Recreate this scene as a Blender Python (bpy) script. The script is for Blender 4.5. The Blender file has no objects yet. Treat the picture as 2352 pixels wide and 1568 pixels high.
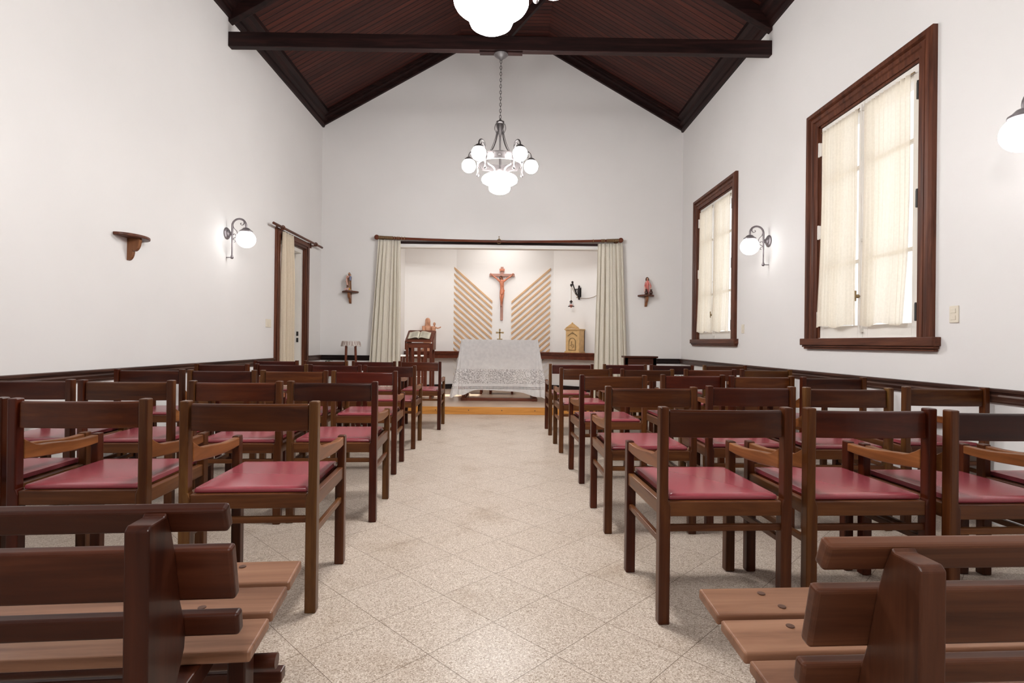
import bpy, bmesh, math, random
from mathutils import Vector, Matrix
from math import sin, cos, pi, radians as rad
random.seed(7)
S = bpy.context.scene
COL = S.collection

# ------------------------------------------------------------------ mesh kit
class MB:
    def __init__(self):
        self.v = []; self.f = []
    def add(self, vs, fs, M=None):
        b = len(self.v)
        for p in vs:
            p = Vector(p)
            self.v.append(tuple(M @ p) if M else tuple(p))
        self.f += [tuple(i + b for i in f) for f in fs]
        return self
    def box(self, lo, hi, M=None):
        x0, y0, z0 = lo; x1, y1, z1 = hi
        vs = [(x0,y0,z0),(x1,y0,z0),(x1,y1,z0),(x0,y1,z0),(x0,y0,z1),(x1,y0,z1),(x1,y1,z1),(x0,y1,z1)]
        fs = [(0,3,2,1),(4,5,6,7),(0,1,5,4),(1,2,6,5),(2,3,7,6),(3,0,4,7)]
        return self.add(vs, fs, M)
    def loft(self, rings, close=True, cap=True, M=None):
        n = len(rings[0]); vs = [p for r in rings for p in r]; fs = []
        for i in range(len(rings) - 1):
            for j in range(n if close else n - 1):
                k = (j + 1) % n
                fs.append((i*n+j, i*n+k, (i+1)*n+k, (i+1)*n+j))
        if cap:
            fs.append(tuple(range(n))[::-1]); fs.append(tuple((len(rings)-1)*n + j for j in range(n)))
        return self.add(vs, fs, M)
    def prism(self, poly, a, b, axis='x', M=None):
        def P(u, w, t):
            return {'x': (t, u, w), 'y': (u, t, w), 'z': (u, w, t)}[axis]
        r0 = [P(u, w, a) for u, w in poly]; r1 = [P(u, w, b) for u, w in poly]
        return self.loft([r0, r1], M=M)
    def lathe(self, prof, n=24, M=None, sx=1, sy=1):
        rings = [[(r*cos(2*pi*j/n)*sx, r*sin(2*pi*j/n)*sy, z) for j in range(n)] for r, z in prof]
        return self.loft(rings, M=M)
    def sphere(self, c, r, n=20, m=12, M=None):
        rx, ry, rz = r if isinstance(r, tuple) else (r, r, r)
        rings = []
        for i in range(m + 1):
            a = -pi/2 + pi*i/m; k = max(cos(a), .002)
            rings.append([(c[0]+rx*k*cos(2*pi*j/n), c[1]+ry*k*sin(2*pi*j/n), c[2]+rz*sin(a)) for j in range(n)])
        return self.loft(rings, M=M)
    def tube(self, pts, r, n=10, M=None, closed=False):
        pts = [Vector(p) for p in pts]; L = len(pts)
        rr = r if isinstance(r, (list, tuple)) else [r]*L
        rings = []; up = None
        for i, p in enumerate(pts):
            t = (pts[(i+1) % L] - pts[i-1]) if closed else (pts[min(i+1, L-1)] - pts[max(i-1, 0)])
            t.normalize()
            if up is None:
                up = Vector((0,0,1)) if abs(t.z) < .9 else Vector((1,0,0))
            s = t.cross(up); s.normalize(); up = s.cross(t); up.normalize()
            rings.append([tuple(p + (s*cos(2*pi*j/n) + up*sin(2*pi*j/n))*rr[i]) for j in range(n)])
        if closed:
            rings.append(rings[0]); return self.loft(rings, cap=False, M=M)
        return self.loft(rings, M=M)
    def strip(self, pts, w, t, wdir, M=None):
        """flat bar: w along wdir, t in the plane of the path"""
        pts = [Vector(p) for p in pts]; W = Vector(wdir).normalized(); rings = []; L = len(pts)
        for i, p in enumerate(pts):
            d = (pts[min(i+1, L-1)] - pts[max(i-1, 0)]).normalized(); nn = d.cross(W).normalized()
            rings.append([tuple(p + W*(w/2)*a + nn*(t/2)*b) for a, b in ((-1,-1),(1,-1),(1,1),(-1,1))])
        return self.loft(rings, M=M)
    def grid(self, fn, nu, nv, M=None):
        vs = [fn(i/nu, j/nv) for j in range(nv+1) for i in range(nu+1)]
        fs = [(j*(nu+1)+i, j*(nu+1)+i+1, (j+1)*(nu+1)+i+1, (j+1)*(nu+1)+i) for j in range(nv) for i in range(nu)]
        return self.add(vs, fs, M)
    def build(self, name, mat, parent=None, smooth=0, bevel=0, seg=2, solid=0, sub=0):
        me = bpy.data.meshes.new(name); me.from_pydata(self.v, [], self.f); me.update()
        bm = bmesh.new(); bm.from_mesh(me); bmesh.ops.recalc_face_normals(bm, faces=bm.faces); bm.to_mesh(me); bm.free()
        if smooth:
            for p in me.polygons: p.use_smooth = True
            me.set_sharp_from_angle(angle=rad(smooth))
        me.materials.append(mat)
        o = bpy.data.objects.new(name, me); COL.objects.link(o)
        if parent: o.parent = parent
        if solid:
            m = o.modifiers.new('solid', 'SOLIDIFY'); m.thickness = solid; m.offset = 0
        if bevel:
            m = o.modifiers.new('bevel', 'BEVEL'); m.width = bevel; m.segments = seg; m.limit_method = 'ANGLE'; m.angle_limit = rad(35)
        if sub:
            m = o.modifiers.new('sub', 'SUBSURF'); m.levels = sub; m.render_levels = sub
        return o

def thing(name, label, cat, loc=(0,0,0), rz=0, group=None):
    o = bpy.data.objects.new(name, None); COL.objects.link(o); o.empty_display_size = .1
    o.location = loc; o.rotation_euler = (0, 0, rz)
    return tag(o, label, cat, group)
def tag(o, label, cat, group=None):
    o['label'] = label; o['category'] = cat
    if group: o['group'] = group
    return o
def struct(o, label=None):
    o['kind'] = 'structure'
    if label: o['label'] = label
    return o
def dup(root, loc, rz, label):
    r = root.copy(); COL.objects.link(r); r.location = loc; r.rotation_euler = (0, 0, rz); r['label'] = label
    for ch in list(root.children):
        c = ch.copy(); COL.objects.link(c); c.parent = r
        for g in ch.children:
            d = g.copy(); COL.objects.link(d); d.parent = c
    return r
def TR(loc, rz=0, rx=0, ry=0):
    return Matrix.Translation(loc) @ Matrix.Rotation(rz, 4, 'Z') @ Matrix.Rotation(ry, 4, 'Y') @ Matrix.Rotation(rx, 4, 'X')
def arc(cx, cy, r, a0, a1, n):
    return [(cx + r*cos(rad(a0+(a1-a0)*i/n)), cy + r*sin(rad(a0+(a1-a0)*i/n))) for i in range(n+1)]
def crom(P, n=8):
    P = [Vector(p) for p in P]; Q = [P[0]] + P + [P[-1]]; out = []
    for i in range(1, len(Q)-2):
        a, b, c, d = Q[i-1], Q[i], Q[i+1], Q[i+2]
        for k in range(n):
            t = k/n
            out.append(.5*((2*b) + (c-a)*t + (2*a-5*b+4*c-d)*t*t + (3*b-a-3*c+d)*t**3))
    out.append(P[-1]); return out

# ------------------------------------------------------------------ materials
class N:
    def __init__(self, name):
        m = bpy.data.materials.new(name); m.use_nodes = True; self.m = m; self.t = m.node_tree
        self.b = self.t.nodes['Principled BSDF']; self.out = self.t.nodes['Material Output']
    def n(self, typ, **kw):
        x = self.t.nodes.new(typ)
        for k, v in kw.items():
            if k.startswith('i_'):
                key = k[2:].replace('_', ' ')
                x.inputs[int(key) if key.isdigit() else key].default_value = v
            else: setattr(x, k, v)
        return x
    def l(self, a, b): self.t.links.new(a, b)
    def set(self, **kw):
        for k, v in kw.items(): self.b.inputs[k.replace('_', ' ')].default_value = v
    def ramp(self, fac, stops, interp='LINEAR'):
        r = self.n('ShaderNodeValToRGB'); r.color_ramp.interpolation = interp; e = r.color_ramp.elements
        while len(e) < len(stops): e.new(.5)
        for x, (p, c) in zip(e, stops): x.position = p; x.color = (*c, 1)
        if fac is not None: self.l(fac, r.inputs[0])
        return r
    def mix(self, fac, a, b, mode='MIX'):
        x = self.n('ShaderNodeMix', data_type='RGBA', blend_type=mode)
        for s, v in ((0, fac), (6, a), (7, b)):
            if hasattr(v, 'node'): self.l(v, x.inputs[s])
            elif s == 0: x.inputs[0].default_value = v
            else: x.inputs[s].default_value = (*v, 1)
        return x.outputs[2]
    def math(self, op, a, b=None):
        x = self.n('ShaderNodeMath', operation=op)
        for i, v in enumerate((a, b)):
            if v is None: continue
            if hasattr(v, 'node'): self.l(v, x.inputs[i])
            else: x.inputs[i].default_value = v
        return x.outputs[0]
    def bump(self, h, s, d=.002):
        x = self.n('ShaderNodeBump'); x.inputs['Strength'].default_value = s; x.inputs['Distance'].default_value = d
        self.l(h, x.inputs['Height']); self.l(x.outputs[0], self.b.inputs['Normal'])

def plain(name, col, rough=.5, metal=0, var=0, scale=8, coat=0):
    k = N(name); k.set(Roughness=rough, Metallic=metal)
    if coat: k.b.inputs['Coat Weight'].default_value = coat
    if var:
        tc = k.n('ShaderNodeTexCoord'); nz = k.n('ShaderNodeTexNoise', i_Scale=scale, i_Detail=4.0)
        k.l(tc.outputs['Object'], nz.inputs['Vector'])
        r = k.ramp(nz.outputs[0], [(.25, tuple(c*(1-var) for c in col)), (.75, tuple(min(1, c*(1+var)) for c in col))])
        k.l(r.outputs[0], k.b.inputs['Base Color'])
    else: k.b.inputs['Base Color'].default_value = (*col, 1)
    return k.m

def wood(name, axis, cols, rough=.34, coat=.12, vary=None, spec=.2, grain=1.0):
    """grain runs along axis (0,1,2); vary = stain tones chosen per board"""
    k = N(name); tc = k.n('ShaderNodeTexCoord'); mp = k.n('ShaderNodeMapping')
    sc = [22*grain, 22*grain, 22*grain]; sc[axis] = 1.6*grain; mp.inputs['Scale'].default_value = sc
    oi = k.n('ShaderNodeObjectInfo'); k.l(tc.outputs['Object'], mp.inputs['Vector'])
    off = k.n('ShaderNodeVectorMath', operation='MULTIPLY_ADD'); off.inputs[1].default_value = (37, 53, 71)
    k.l(oi.outputs['Random'], off.inputs[0]); k.l(mp.outputs[0], off.inputs[2])
    nz = k.n('ShaderNodeTexNoise', i_Scale=1.0, i_Detail=6.0, i_Roughness=.6, i_Distortion=.6); k.l(off.outputs[0], nz.inputs['Vector'])
    r = k.ramp(nz.outputs[0], [(.28, cols[0]), (.5, cols[1]), (.74, cols[2])]); c = r.outputs[0]
    if vary:
        v = k.ramp(oi.outputs['Random'], [(i/max(1, len(vary)-1)*.999, q) for i, q in enumerate(vary)])
        c = k.mix(1.0, c, v.outputs[0], 'MULTIPLY')
    k.l(c, k.b.inputs['Base Color']); k.set(Roughness=rough); k.b.inputs['Coat Weight'].default_value = coat; k.b.inputs['Specular IOR Level'].default_value = spec
    k.b.inputs['Coat Roughness'].default_value = .18
    k.bump(nz.outputs[0], .12, .001)
    return k.m

CH = [(.022,.0025,.0009),(.049,.0063,.0020),(.084,.0145,.0048)]
VAR = [(.55,.42,.45),(1.2,.9,.8),(.8,.8,.75),(1.35,3.0,1.7),(.45,.4,.45),(1.6,3.3,2.0),(.95,.75,.7),(1.3,1.9,1.3),(.7,.7,.7)]
VARZ = [(1.1,1.5,1.2),(.6,.5,.5),(1.9,5.5,4.4),(.95,.8,.75),(1.5,3.3,2.4),(1.2,1.6,1.3),(2.1,6.5,5.2),(.8,.7,.65),(1.6,3.8,2.8)]
SRW = [(.055,.0165,.006),(.105,.037,.0125),(.16,.064,.0225)]; SRV = [(.65,.55,.55),(1.1,1.1,1),(.85,.75,.75),(1.25,1.35,1.2)]
SRX, SRY = wood('seat_rail_wood_x', 0, SRW, vary=SRV), wood('seat_rail_wood_y', 1, SRW, vary=SRV)
WX, WY = [wood('chair_wood_'+'xy'[a], a, CH, vary=VAR, coat=.25) for a in range(2)]
WZ = wood('chair_wood_z', 2, CH, vary=VARZ, coat=.2)
ARMW = wood('armrest_wood', 1, [(.10,.033,.010),(.175,.062,.020),(.26,.10,.034)], vary=[(.75,.7,.65),(1.2,1.2,1.1),(.9,.8,.75),(1.3,1.35,1.25)])
BE = [(.024,.0047,.0017),(.052,.0122,.0047),(.094,.0265,.0112)]
BX, BZ = wood('bench_wood_x', 0, BE, rough=.4, vary=[(.8,.75,.72),(1.1,1.1,1.1)]), wood('bench_wood_z', 2, BE, rough=.4, vary=[(.75,.7,.68),(1.0,.95,.95)])
SEATW = wood('bench_seat_wood', 0, [(.14,.062,.035),(.235,.115,.068),(.31,.165,.103)], rough=.42, coat=.1, vary=[(.85,.82,.8),(1.1,1.1,1.08)])
FR = [(.038,.0105,.0050),(.092,.028,.0135),(.165,.056,.028)]
FZ, FY, FX = wood('frame_wood_z', 2, FR, rough=.45), wood('frame_wood_y', 1, FR, rough=.45), wood('frame_wood_x', 0, FR, rough=.45)
RD = [(.07,.016,.008),(.12,.030,.014),(.17,.05,.022)]
LX, LZ = wood('lectern_wood_x', 0, RD), wood('lectern_wood_z', 2, RD)
DK = [(.005,.0016,.0016),(.014,.0045,.004),(.032,.0105,.0085)]
DX, DY = wood('dark_timber_x', 0, DK, rough=.55, coat=0, spec=.2), wood('dark_timber_y', 1, DK, rough=.55, coat=0, spec=.2)
RAILY = wood('dado_wood_y', 1, [(.016,.0065,.005),(.048,.02,.0135),(.11,.05,.032)], rough=.4)
RAILX = wood('dado_wood_x', 0, [(.006,.004,.004),(.012,.007,.007),(.022,.012,.011)], rough=.4)
SLATW = plain('pale_slat_wood', (.58,.36,.19), .6, var=.12, scale=5)
WHITEP = plain('white_paint', (.74,.71,.665), .45, var=.03)
OFFW = plain('switch_plastic', (.72,.66,.55), .4)
ORANGEW = wood('platform_edge_wood', 0, [(.42,.17,.035),(.55,.24,.055),(.66,.32,.09)], rough=.35)
GOLD = plain('gilded_wood', (.62,.40,.18), .42, metal=.15, var=.15, scale=14)
BRASS = plain('aged_brass', (.27,.185,.09), .45, metal=.6)
PEWTER = plain('pewter_metal', (.05,.043,.043), .5, metal=.3, var=.15, scale=20)
IRON = plain('black_iron', (.02,.015,.015), .5, metal=.4)
BLACK = plain('dark_hinge_metal', (.015,.012,.012), .5)
VINYL = N('red_vinyl'); VINYL.set(Roughness=.24); VINYL.b.inputs['Base Color'].default_value = (.275,.050,.064,1); VINYL.b.inputs['Specular IOR Level'].default_value = .65
_tc = VINYL.n('ShaderNodeTexCoord'); _nz = VINYL.n('ShaderNodeTexNoise', i_Scale=500.0); VINYL.l(_tc.outputs['Object'], _nz.inputs['Vector'])
VINYL = VINYL.m

def plaster(name, col):
    k = N(name); tc = k.n('ShaderNodeTexCoord')
    nz = k.n('ShaderNodeTexNoise', i_Scale=1.3, i_Detail=5.0); k.l(tc.outputs['Object'], nz.inputs['Vector'])
    r = k.ramp(nz.outputs[0], [(.3, tuple(c*.965 for c in col)), (.7, col)]); k.l(r.outputs[0], k.b.inputs['Base Color'])
    n2 = k.n('ShaderNodeTexNoise', i_Scale=26.0, i_Detail=5.0); k.l(tc.outputs['Object'], n2.inputs['Vector']); k.bump(n2.outputs[0], .09, .004)
    k.set(Roughness=.62); return k.m
PLASTER = plaster('white_plaster', (.765,.748,.738)); APSE = plaster('apse_plaster', (.80,.782,.768))

def floor_mat():
    k = N('terrazzo_tile'); tc = k.n('ShaderNodeTexCoord')
    mp = k.n('ShaderNodeMapping', vector_type='TEXTURE'); mp.inputs['Location'].default_value = (.383, 2.449, 0); mp.inputs['Rotation'].default_value = (0, 0, pi/4)
    mp.inputs['Scale'].default_value = (.2994,)*3; k.l(tc.outputs['Object'], mp.inputs['Vector'])
    br = k.n('ShaderNodeTexBrick', offset=0.0, squash=1.0); br.inputs['Scale'].default_value = 1; br.inputs['Mortar Size'].default_value = .004
    br.inputs['Mortar Smooth'].default_value = .3; br.inputs['Brick Width'].default_value = 1; br.inputs['Row Height'].default_value = 1
    br.inputs['Color1'].default_value = (0,0,0,1); br.inputs['Color2'].default_value = (1,1,1,1); k.l(mp.outputs[0], br.inputs['Vector'])
    vo = k.n('ShaderNodeTexVoronoi', i_Scale=270.0); k.l(tc.outputs['Object'], vo.inputs['Vector'])
    sp = k.n('ShaderNodeSeparateColor'); k.l(vo.outputs['Color'], sp.inputs[0])
    chips = k.ramp(sp.outputs[0], [(.0,(.27,.20,.148)),(.14,(.39,.317,.255)),(.45,(.505,.422,.355)),(.8,(.60,.517,.444)),(1,(.72,.65,.58))])
    v2 = k.n('ShaderNodeTexVoronoi', feature='DISTANCE_TO_EDGE', i_Scale=270.0); k.l(tc.outputs['Object'], v2.inputs['Vector'])
    ed = k.ramp(v2.outputs[0], [(0,(.66,.62,.58)),(.12,(1,1,1))]); c = k.mix(.8, chips.outputs[0], ed.outputs[0], 'MULTIPLY')
    nz = k.n('ShaderNodeTexNoise', i_Scale=2.6, i_Detail=5.0, i_Roughness=.6); k.l(tc.outputs['Object'], nz.inputs['Vector'])
    st = k.ramp(nz.outputs[0], [(.27,(.74,.68,.62)),(.46,(1,1,1)),(1,(1.0,1.0,1.0))]); c = k.mix(.75, c, st.outputs[0], 'MULTIPLY')
    tv = k.ramp(br.outputs['Color'], [(0,(.95,.94,.93)),(1,(1,1,1))]); c = k.mix(1, c, tv.outputs[0], 'MULTIPLY')
    c = k.mix(br.outputs['Fac'], c, (.12,.08,.055)); k.l(c, k.b.inputs['Base Color'])
    rr = k.ramp(nz.outputs[0], [(.3,(.36,)*3),(.7,(.28,)*3)]); k.l(rr.outputs[0], k.b.inputs['Roughness']); k.b.inputs['Specular IOR Level'].default_value = .12
    return k.m
FLOOR = floor_mat()

def plank_mat():
    k = N('ceiling_boards'); tc = k.n('ShaderNodeTexCoord'); sx = k.n('ShaderNodeSeparateXYZ'); k.l(tc.outputs['Object'], sx.inputs[0])
    y = k.math('MULTIPLY', sx.outputs[1], 1/.088); fr = k.math('FRACT', y); fl = k.math('FLOOR', y)
    pp = k.math('PINGPONG', fr, .5)
    wn = k.n('ShaderNodeTexWhiteNoise', noise_dimensions='1D'); k.l(fl, wn.inputs['W'])
    mp = k.n('ShaderNodeMapping'); mp.inputs['Scale'].default_value = (1.2, 26, 1.2); k.l(tc.outputs['Object'], mp.inputs['Vector'])
    nz = k.n('ShaderNodeTexNoise', i_Scale=1.0, i_Detail=5.0); k.l(mp.outputs[0], nz.inputs['Vector'])
    c1 = k.ramp(nz.outputs[0], [(.3,(.026,.0058,.0044)),(.7,(.070,.0165,.0105))])
    tone = k.ramp(wn.outputs[0], [(0,(.7,.66,.7)),(.6,(1,1,1)),(1,(1.35,1.25,1.1))]); c = k.mix(1, c1.outputs[0], tone.outputs[0], 'MULTIPLY')
    g = k.ramp(pp, [(.03,(0,0,0)),(.09,(1,1,1))]); c = k.mix(1, c, g.outputs[0], 'MULTIPLY'); k.l(c, k.b.inputs['Base Color'])
    k.bump(g.outputs[0], .6, .006); k.set(Roughness=.5); k.b.inputs['Specular IOR Level'].default_value = .18; return k.m
PLANK = plank_mat()

def lamp(name, s, col=(1,.985,.965)):
    k = N(name); e = k.n('ShaderNodeEmission'); e.inputs[0].default_value = (*col, 1); e.inputs[1].default_value = s
    k.l(e.outputs[0], k.out.inputs[0]); return k.m
GLOBE = lamp('lit_opal_glass', 33); GLOBE_W = lamp('lit_opal_glass_wall', 1.9)

def cloth(name, col, trans=.35, thin=0.0, weave=0):
    k = N(name); d = k.n('ShaderNodeBsdfDiffuse'); t = k.n('ShaderNodeBsdfTranslucent'); m = k.n('ShaderNodeMixShader'); m.inputs[0].default_value = trans
    tc = k.n('ShaderNodeTexCoord'); nz = k.n('ShaderNodeTexNoise', i_Scale=60.0 if not weave else weave, i_Detail=3.0); k.l(tc.outputs['Object'], nz.inputs['Vector'])
    r = k.ramp(nz.outputs[0], [(.3, tuple(c*.93 for c in col)), (.7, col)])
    for x in (d, t): k.l(r.outputs[0], x.inputs[0])
    k.l(d.outputs[0], m.inputs[1]); k.l(t.outputs[0], m.inputs[2]); o = m
    if thin:
        tr = k.n('ShaderNodeBsdfTransparent'); m2 = k.n('ShaderNodeMixShader'); m2.inputs[0].default_value = thin
        k.l(m.outputs[0], m2.inputs[1]); k.l(tr.outputs[0], m2.inputs[2]); o = m2
    k.l(o.outputs[0], k.out.inputs[0]); return k.m
DRAPE = cloth('cream_drape', (.80,.755,.66), .22); DRAPE2 = cloth('beige_drape', (.70,.60,.47), .15)
SHEER = cloth('sheer_window_curtain', (.90,.83,.715), .62, thin=.14)

def glass_mat():
    k = N('window_glass'); k.set(Roughness=.02); k.b.inputs['Transmission Weight'].default_value = 1; k.b.inputs['IOR'].default_value = 1.45
    tr = k.n('ShaderNodeBsdfTransparent'); gl = k.n('ShaderNodeBsdfGlossy'); gl.inputs['Roughness'].default_value = .02
    m = k.n('ShaderNodeMixShader'); m.inputs[0].default_value = .06; k.l(tr.outputs[0], m.inputs[1]); k.l(gl.outputs[0], m.inputs[2])
    k.l(m.outputs[0], k.out.inputs[0]); return k.m
GLASS = glass_mat()

def lace_mat():
    k = N('lace_cloth'); tc = k.n('ShaderNodeTexCoord'); sx = k.n('ShaderNodeSeparateXYZ'); k.l(tc.outputs['Object'], sx.inputs[0])
    z = sx.outputs[2]; x = sx.outputs[0]
    def band(a, b):
        return k.math('MULTIPLY', k.math('GREATER_THAN', z, a), k.math('LESS_THAN', z, b))
    # openness by height (object z = metres above the hem reference)
    vo = k.n('ShaderNodeTexVoronoi', feature='DISTANCE_TO_EDGE', i_Scale=38.0); k.l(tc.outputs['Object'], vo.inputs['Vector'])
    v2 = k.n('ShaderNodeTexVoronoi', i_Scale=13.0, feature='F1'); k.l(tc.outputs['Object'], v2.inputs['Vector'])
    net = k.math('GREATER_THAN', vo.outputs[0], .055)
    flower = k.math('GREATER_THAN', k.math('PINGPONG', v2.outputs[0], .16), .055)
    hole = k.math('MULTIPLY', net, flower)
    lace = k.math('MULTIPLY', k.math('MULTIPLY', band(.385, .615), hole), .5)
    rung = k.math('MULTIPLY', k.math('GREATER_THAN', k.math('FRACT', k.math('MULTIPLY', x, 44.0)), .42), k.math('MULTIPLY', band(.298, .338), .75))
    mid = k.math('LESS_THAN', k.math('ABSOLUTE', k.math('SUBTRACT', z, .318)), .004)
    rung = k.math('MULTIPLY', rung, k.math('SUBTRACT', 1.0, mid))
    upper = k.math('MULTIPLY', k.math('GREATER_THAN', z, .615), .10)
    a = k.math('ADD', k.math('ADD', lace, rung), k.math('ADD', upper, .05))
    nz = k.n('ShaderNodeTexNoise', i_Scale=22.0, i_Detail=4.0); k.l(tc.outputs['Object'], nz.inputs['Vector'])
    r = k.ramp(nz.outputs[0], [(.35,(.78,.765,.765)),(.65,(.87,.855,.85))])
    d = k.n('ShaderNodeBsdfDiffuse'); t = k.n('ShaderNodeBsdfTranslucent'); m = k.n('ShaderNodeMixShader'); m.inputs[0].default_value = .3
    for q in (d, t): k.l(r.outputs[0], q.inputs[0])
    k.l(d.outputs[0], m.inputs[1]); k.l(t.outputs[0], m.inputs[2])
    tr = k.n('ShaderNodeBsdfTransparent'); m2 = k.n('ShaderNodeMixShader'); k.l(a, m2.inputs[0]); k.l(m.outputs[0], m2.inputs[1]); k.l(tr.outputs[0], m2.inputs[2])
    k.l(m2.outputs[0], k.out.inputs[0]); return k.m
LACE = lace_mat()
PLATF = plain('platform_stone', (.50,.36,.265), .3, var=.12, scale=3)
LEAF = plain('leaf_green', (.05,.10,.03), .5, var=.3); POT = plain('terracotta', (.35,.13,.07), .7, var=.1)
PAPER = plain('book_paper', (.62,.58,.47), .7)
INK = plain('print_grey', (.42,.39,.33), .7)
CARVED = plain('carved_pale_wood', (.50,.25,.15), .5, var=.15, scale=14)
CORPUS = plain('carved_red_wood', (.50,.17,.09), .45, var=.3, scale=30)
CROSSW = plain('cross_wood', (.40,.20,.15), .5, var=.15)
HAIRW = plain('dark_brown_paint', (.075,.028,.014), .5)

# ------------------------------------------------------------------ room shell
XL, XR, YB, YR = -3.09, 2.883, 8.996, -3.6
EZ = 4.70; SL = .572; FXL, FXR = -.80, .60; FZ_ = EZ + SL*(FXL - XL)
def ceil_z(x):
    if x < FXL: return EZ + SL*(x - XL)
    if x > FXR: return FZ_ - (FZ_ - EZ)*(x - FXR)/(XR - FXR)
    return FZ_
def wall_cells(ys, zs, holes, x0, x1):
    mb = MB()
    for i in range(len(ys)-1):
        for j in range(len(zs)-1):
            cy, cz = (ys[i]+ys[i+1])/2, (zs[j]+zs[j+1])/2
            if any(a < cy < b and c < cz < d for a, b, c, d in holes): continue
            mb.box((x0, ys[i], zs[j]), (x1, ys[i+1], zs[j+1]))
    return mb
struct(MB().box((XL-.3, YR-.2, -.1), (XR+.3, YB+.12, 0)).build('floor', FLOOR))
DOOR = (7.30, 8.30, 0, 2.44)
struct(wall_cells([YR, DOOR[0], DOOR[1], YB+.12], [0, DOOR[3], EZ+.15], [DOOR], XL-.32, XL).build('wall_left', PLASTER))
WIN = [(3.79, 5.03, 1.11, 3.075), (6.96, 8.20, 1.12, 3.085)]
struct(wall_cells([YR, 3.79, 5.03, 6.96, 8.20, YB+.12], [0, 1.115, 3.08, EZ+.15], [(a, b, 1.1, 3.09) for a, b, c, d in WIN], XR, XR+.32).build('wall_right', PLASTER))
OPL, OPR, OPZ = -1.98, 1.76, 2.60
gab = [(XL-.3, EZ), (XL, EZ), (FXL, FZ_), (FXR, FZ_), (XR, EZ), (XR+.3, EZ)]
wb = MB()
wb.box((XL-.3, YB, 0), (OPL, YB+.14, OPZ)); wb.box((OPR, YB, 0), (XR+.3, YB+.14, OPZ))
wb.prism([(XL-.3, OPZ), (XR+.3, OPZ)] + [(x, z+.1) for x, z in gab[::-1]], YB, YB+.14, 'y')
struct(wb.build('wall_back', PLASTER))
struct(MB().prism([(XL-.3, 0), (XR+.3, 0)] + [(x, z+.1) for x, z in gab[::-1]], YR-.15, YR, 'y').build('wall_rear', PLASTER))
cm = MB()
for (x0, x1) in ((XL-.3, FXL), (FXL, FXR), (FXR, XR+.3)):
    def cz(x):
        if x < XL: return EZ + SL*(x-XL)
        if x > XR: return EZ - (FZ_-EZ)/(XR-FXR)*(x-XR)
        return ceil_z(x)
    cm.prism([(x0, cz(x0)), (x1, cz(x1)), (x1, cz(x1)+.1), (x0, cz(x0)+.1)], YR-.15, YB+.14, 'y')
struct(cm.build('ceiling', PLANK))

# alcove behind the opening
AP = [(-1.98, 9.13), (-1.98, 10.45), (-1.04, 10.95), (.92, 10.95), (1.76, 10.33), (1.76, 9.13)]
WINA = (9.16, 9.84, .62, 1.75)
al = wall_cells([9.13, WINA[0], WINA[1], 10.46], [0, WINA[2], WINA[3], 3.3], [WINA], -2.18, -1.98)
struct(al.build('wall_alcove_left', APSE))
def seg_wall(p, q, t, z0, z1, M=None):
    p, q = Vector((*p, 0)), Vector((*q, 0)); d = (q-p).normalized(); nn = Vector((-d.y, d.x, 0))
    e = .12
    a, b = p - d*0, q + d*0
    poly = [(a.x, a.y), (b.x, b.y), ((b+nn*t).x+d.x*e, (b+nn*t).y+d.y*e), ((a+nn*t).x-d.x*e, (a+nn*t).y-d.y*e)]
    return poly
for nm, i in (('wall_alcove_splay_left', 1), ('wall_alcove_back', 2), ('wall_alcove_splay_right', 3), ('wall_alcove_right', 4)):
    struct(MB().prism(seg_wall(AP[i], AP[i+1], .2, 0, 3.3), 0, 3.3, 'z').build(nm, APSE))
struct(MB().box((-2.2, YB+.14, 3.3), (2.0, 11.2, 3.4)).build('ceiling_alcove', APSE))
PZ = .105
pl = MB().prism([(-1.98, YB), (1.76, YB)] + AP[:0:-1][:0] + [(1.76, 10.33), (.92, 10.95), (-1.04, 10.95), (-1.98, 10.45)], 0, PZ, 'z')
pl.box((-1.62, 7.86, 0), (1.47, YB, PZ))
o = struct(pl.build('floor_platform', PLATF), 'low platform under the altar')
o = MB().box((-1.62, 7.835, 0), (1.47, 7.86, PZ+.002)).build('trim_1', ORANGEW, bevel=.003); struct(o, 'orange wood edge board of the platform')
nb = MB()
for i in range(7): nb.lathe([(.007, 0), (.007, .004)], 10, M=TR((-1.5+i*.477, 7.8365, .06), rx=pi/2))
nb.build('nail', BLACK, o)

def inset_path(pts, d):
    """polyline offset to the inside (right-hand side when walking the apse left to right)"""
    out = []
    P = [Vector(p) for p in pts]
    for i, p in enumerate(P):
        ns = []
        if i > 0: t = (P[i]-P[i-1]).normalized(); ns.append(Vector((t.y, -t.x)))
        if i < len(P)-1: t = (P[i+1]-P[i]).normalized(); ns.append(Vector((t.y, -t.x)))
        if len(ns) == 2:
            m = (ns[0]+ns[1]).normalized(); k = d/max(.3, m.dot(ns[0])); out.append(p + m*k)
        else: out.append(p + ns[0]*d)
    return out
def band(pts, d0, d1, z0, z1, mb=None):
    mb = mb or MB(); a, b = inset_path(pts, d0), inset_path(pts, d1)
    mb.loft([[(p.x, p.y, z0), (q.x, q.y, z0), (q.x, q.y, z1), (p.x, p.y, z1)] for p, q in zip(a, b)])
    return mb
APS = AP[1:5]
bb = band(APS, 0, .022, PZ, .185); band(APS, 0, .03, .185, .20, bb)
struct(bb.build('baseboard_alcove', RAILX, smooth=30))
mt = band(APS, 0, .26, .832, .858); band(APS, 0, .235, .80, .832, mt); band(APS, 0, .21, .722, .80, mt)
tag(mt.build('mantel_shelf', LX, bevel=.004), 'long dark brown wooden shelf running round the alcove wall behind the altar', 'shelf')

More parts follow.
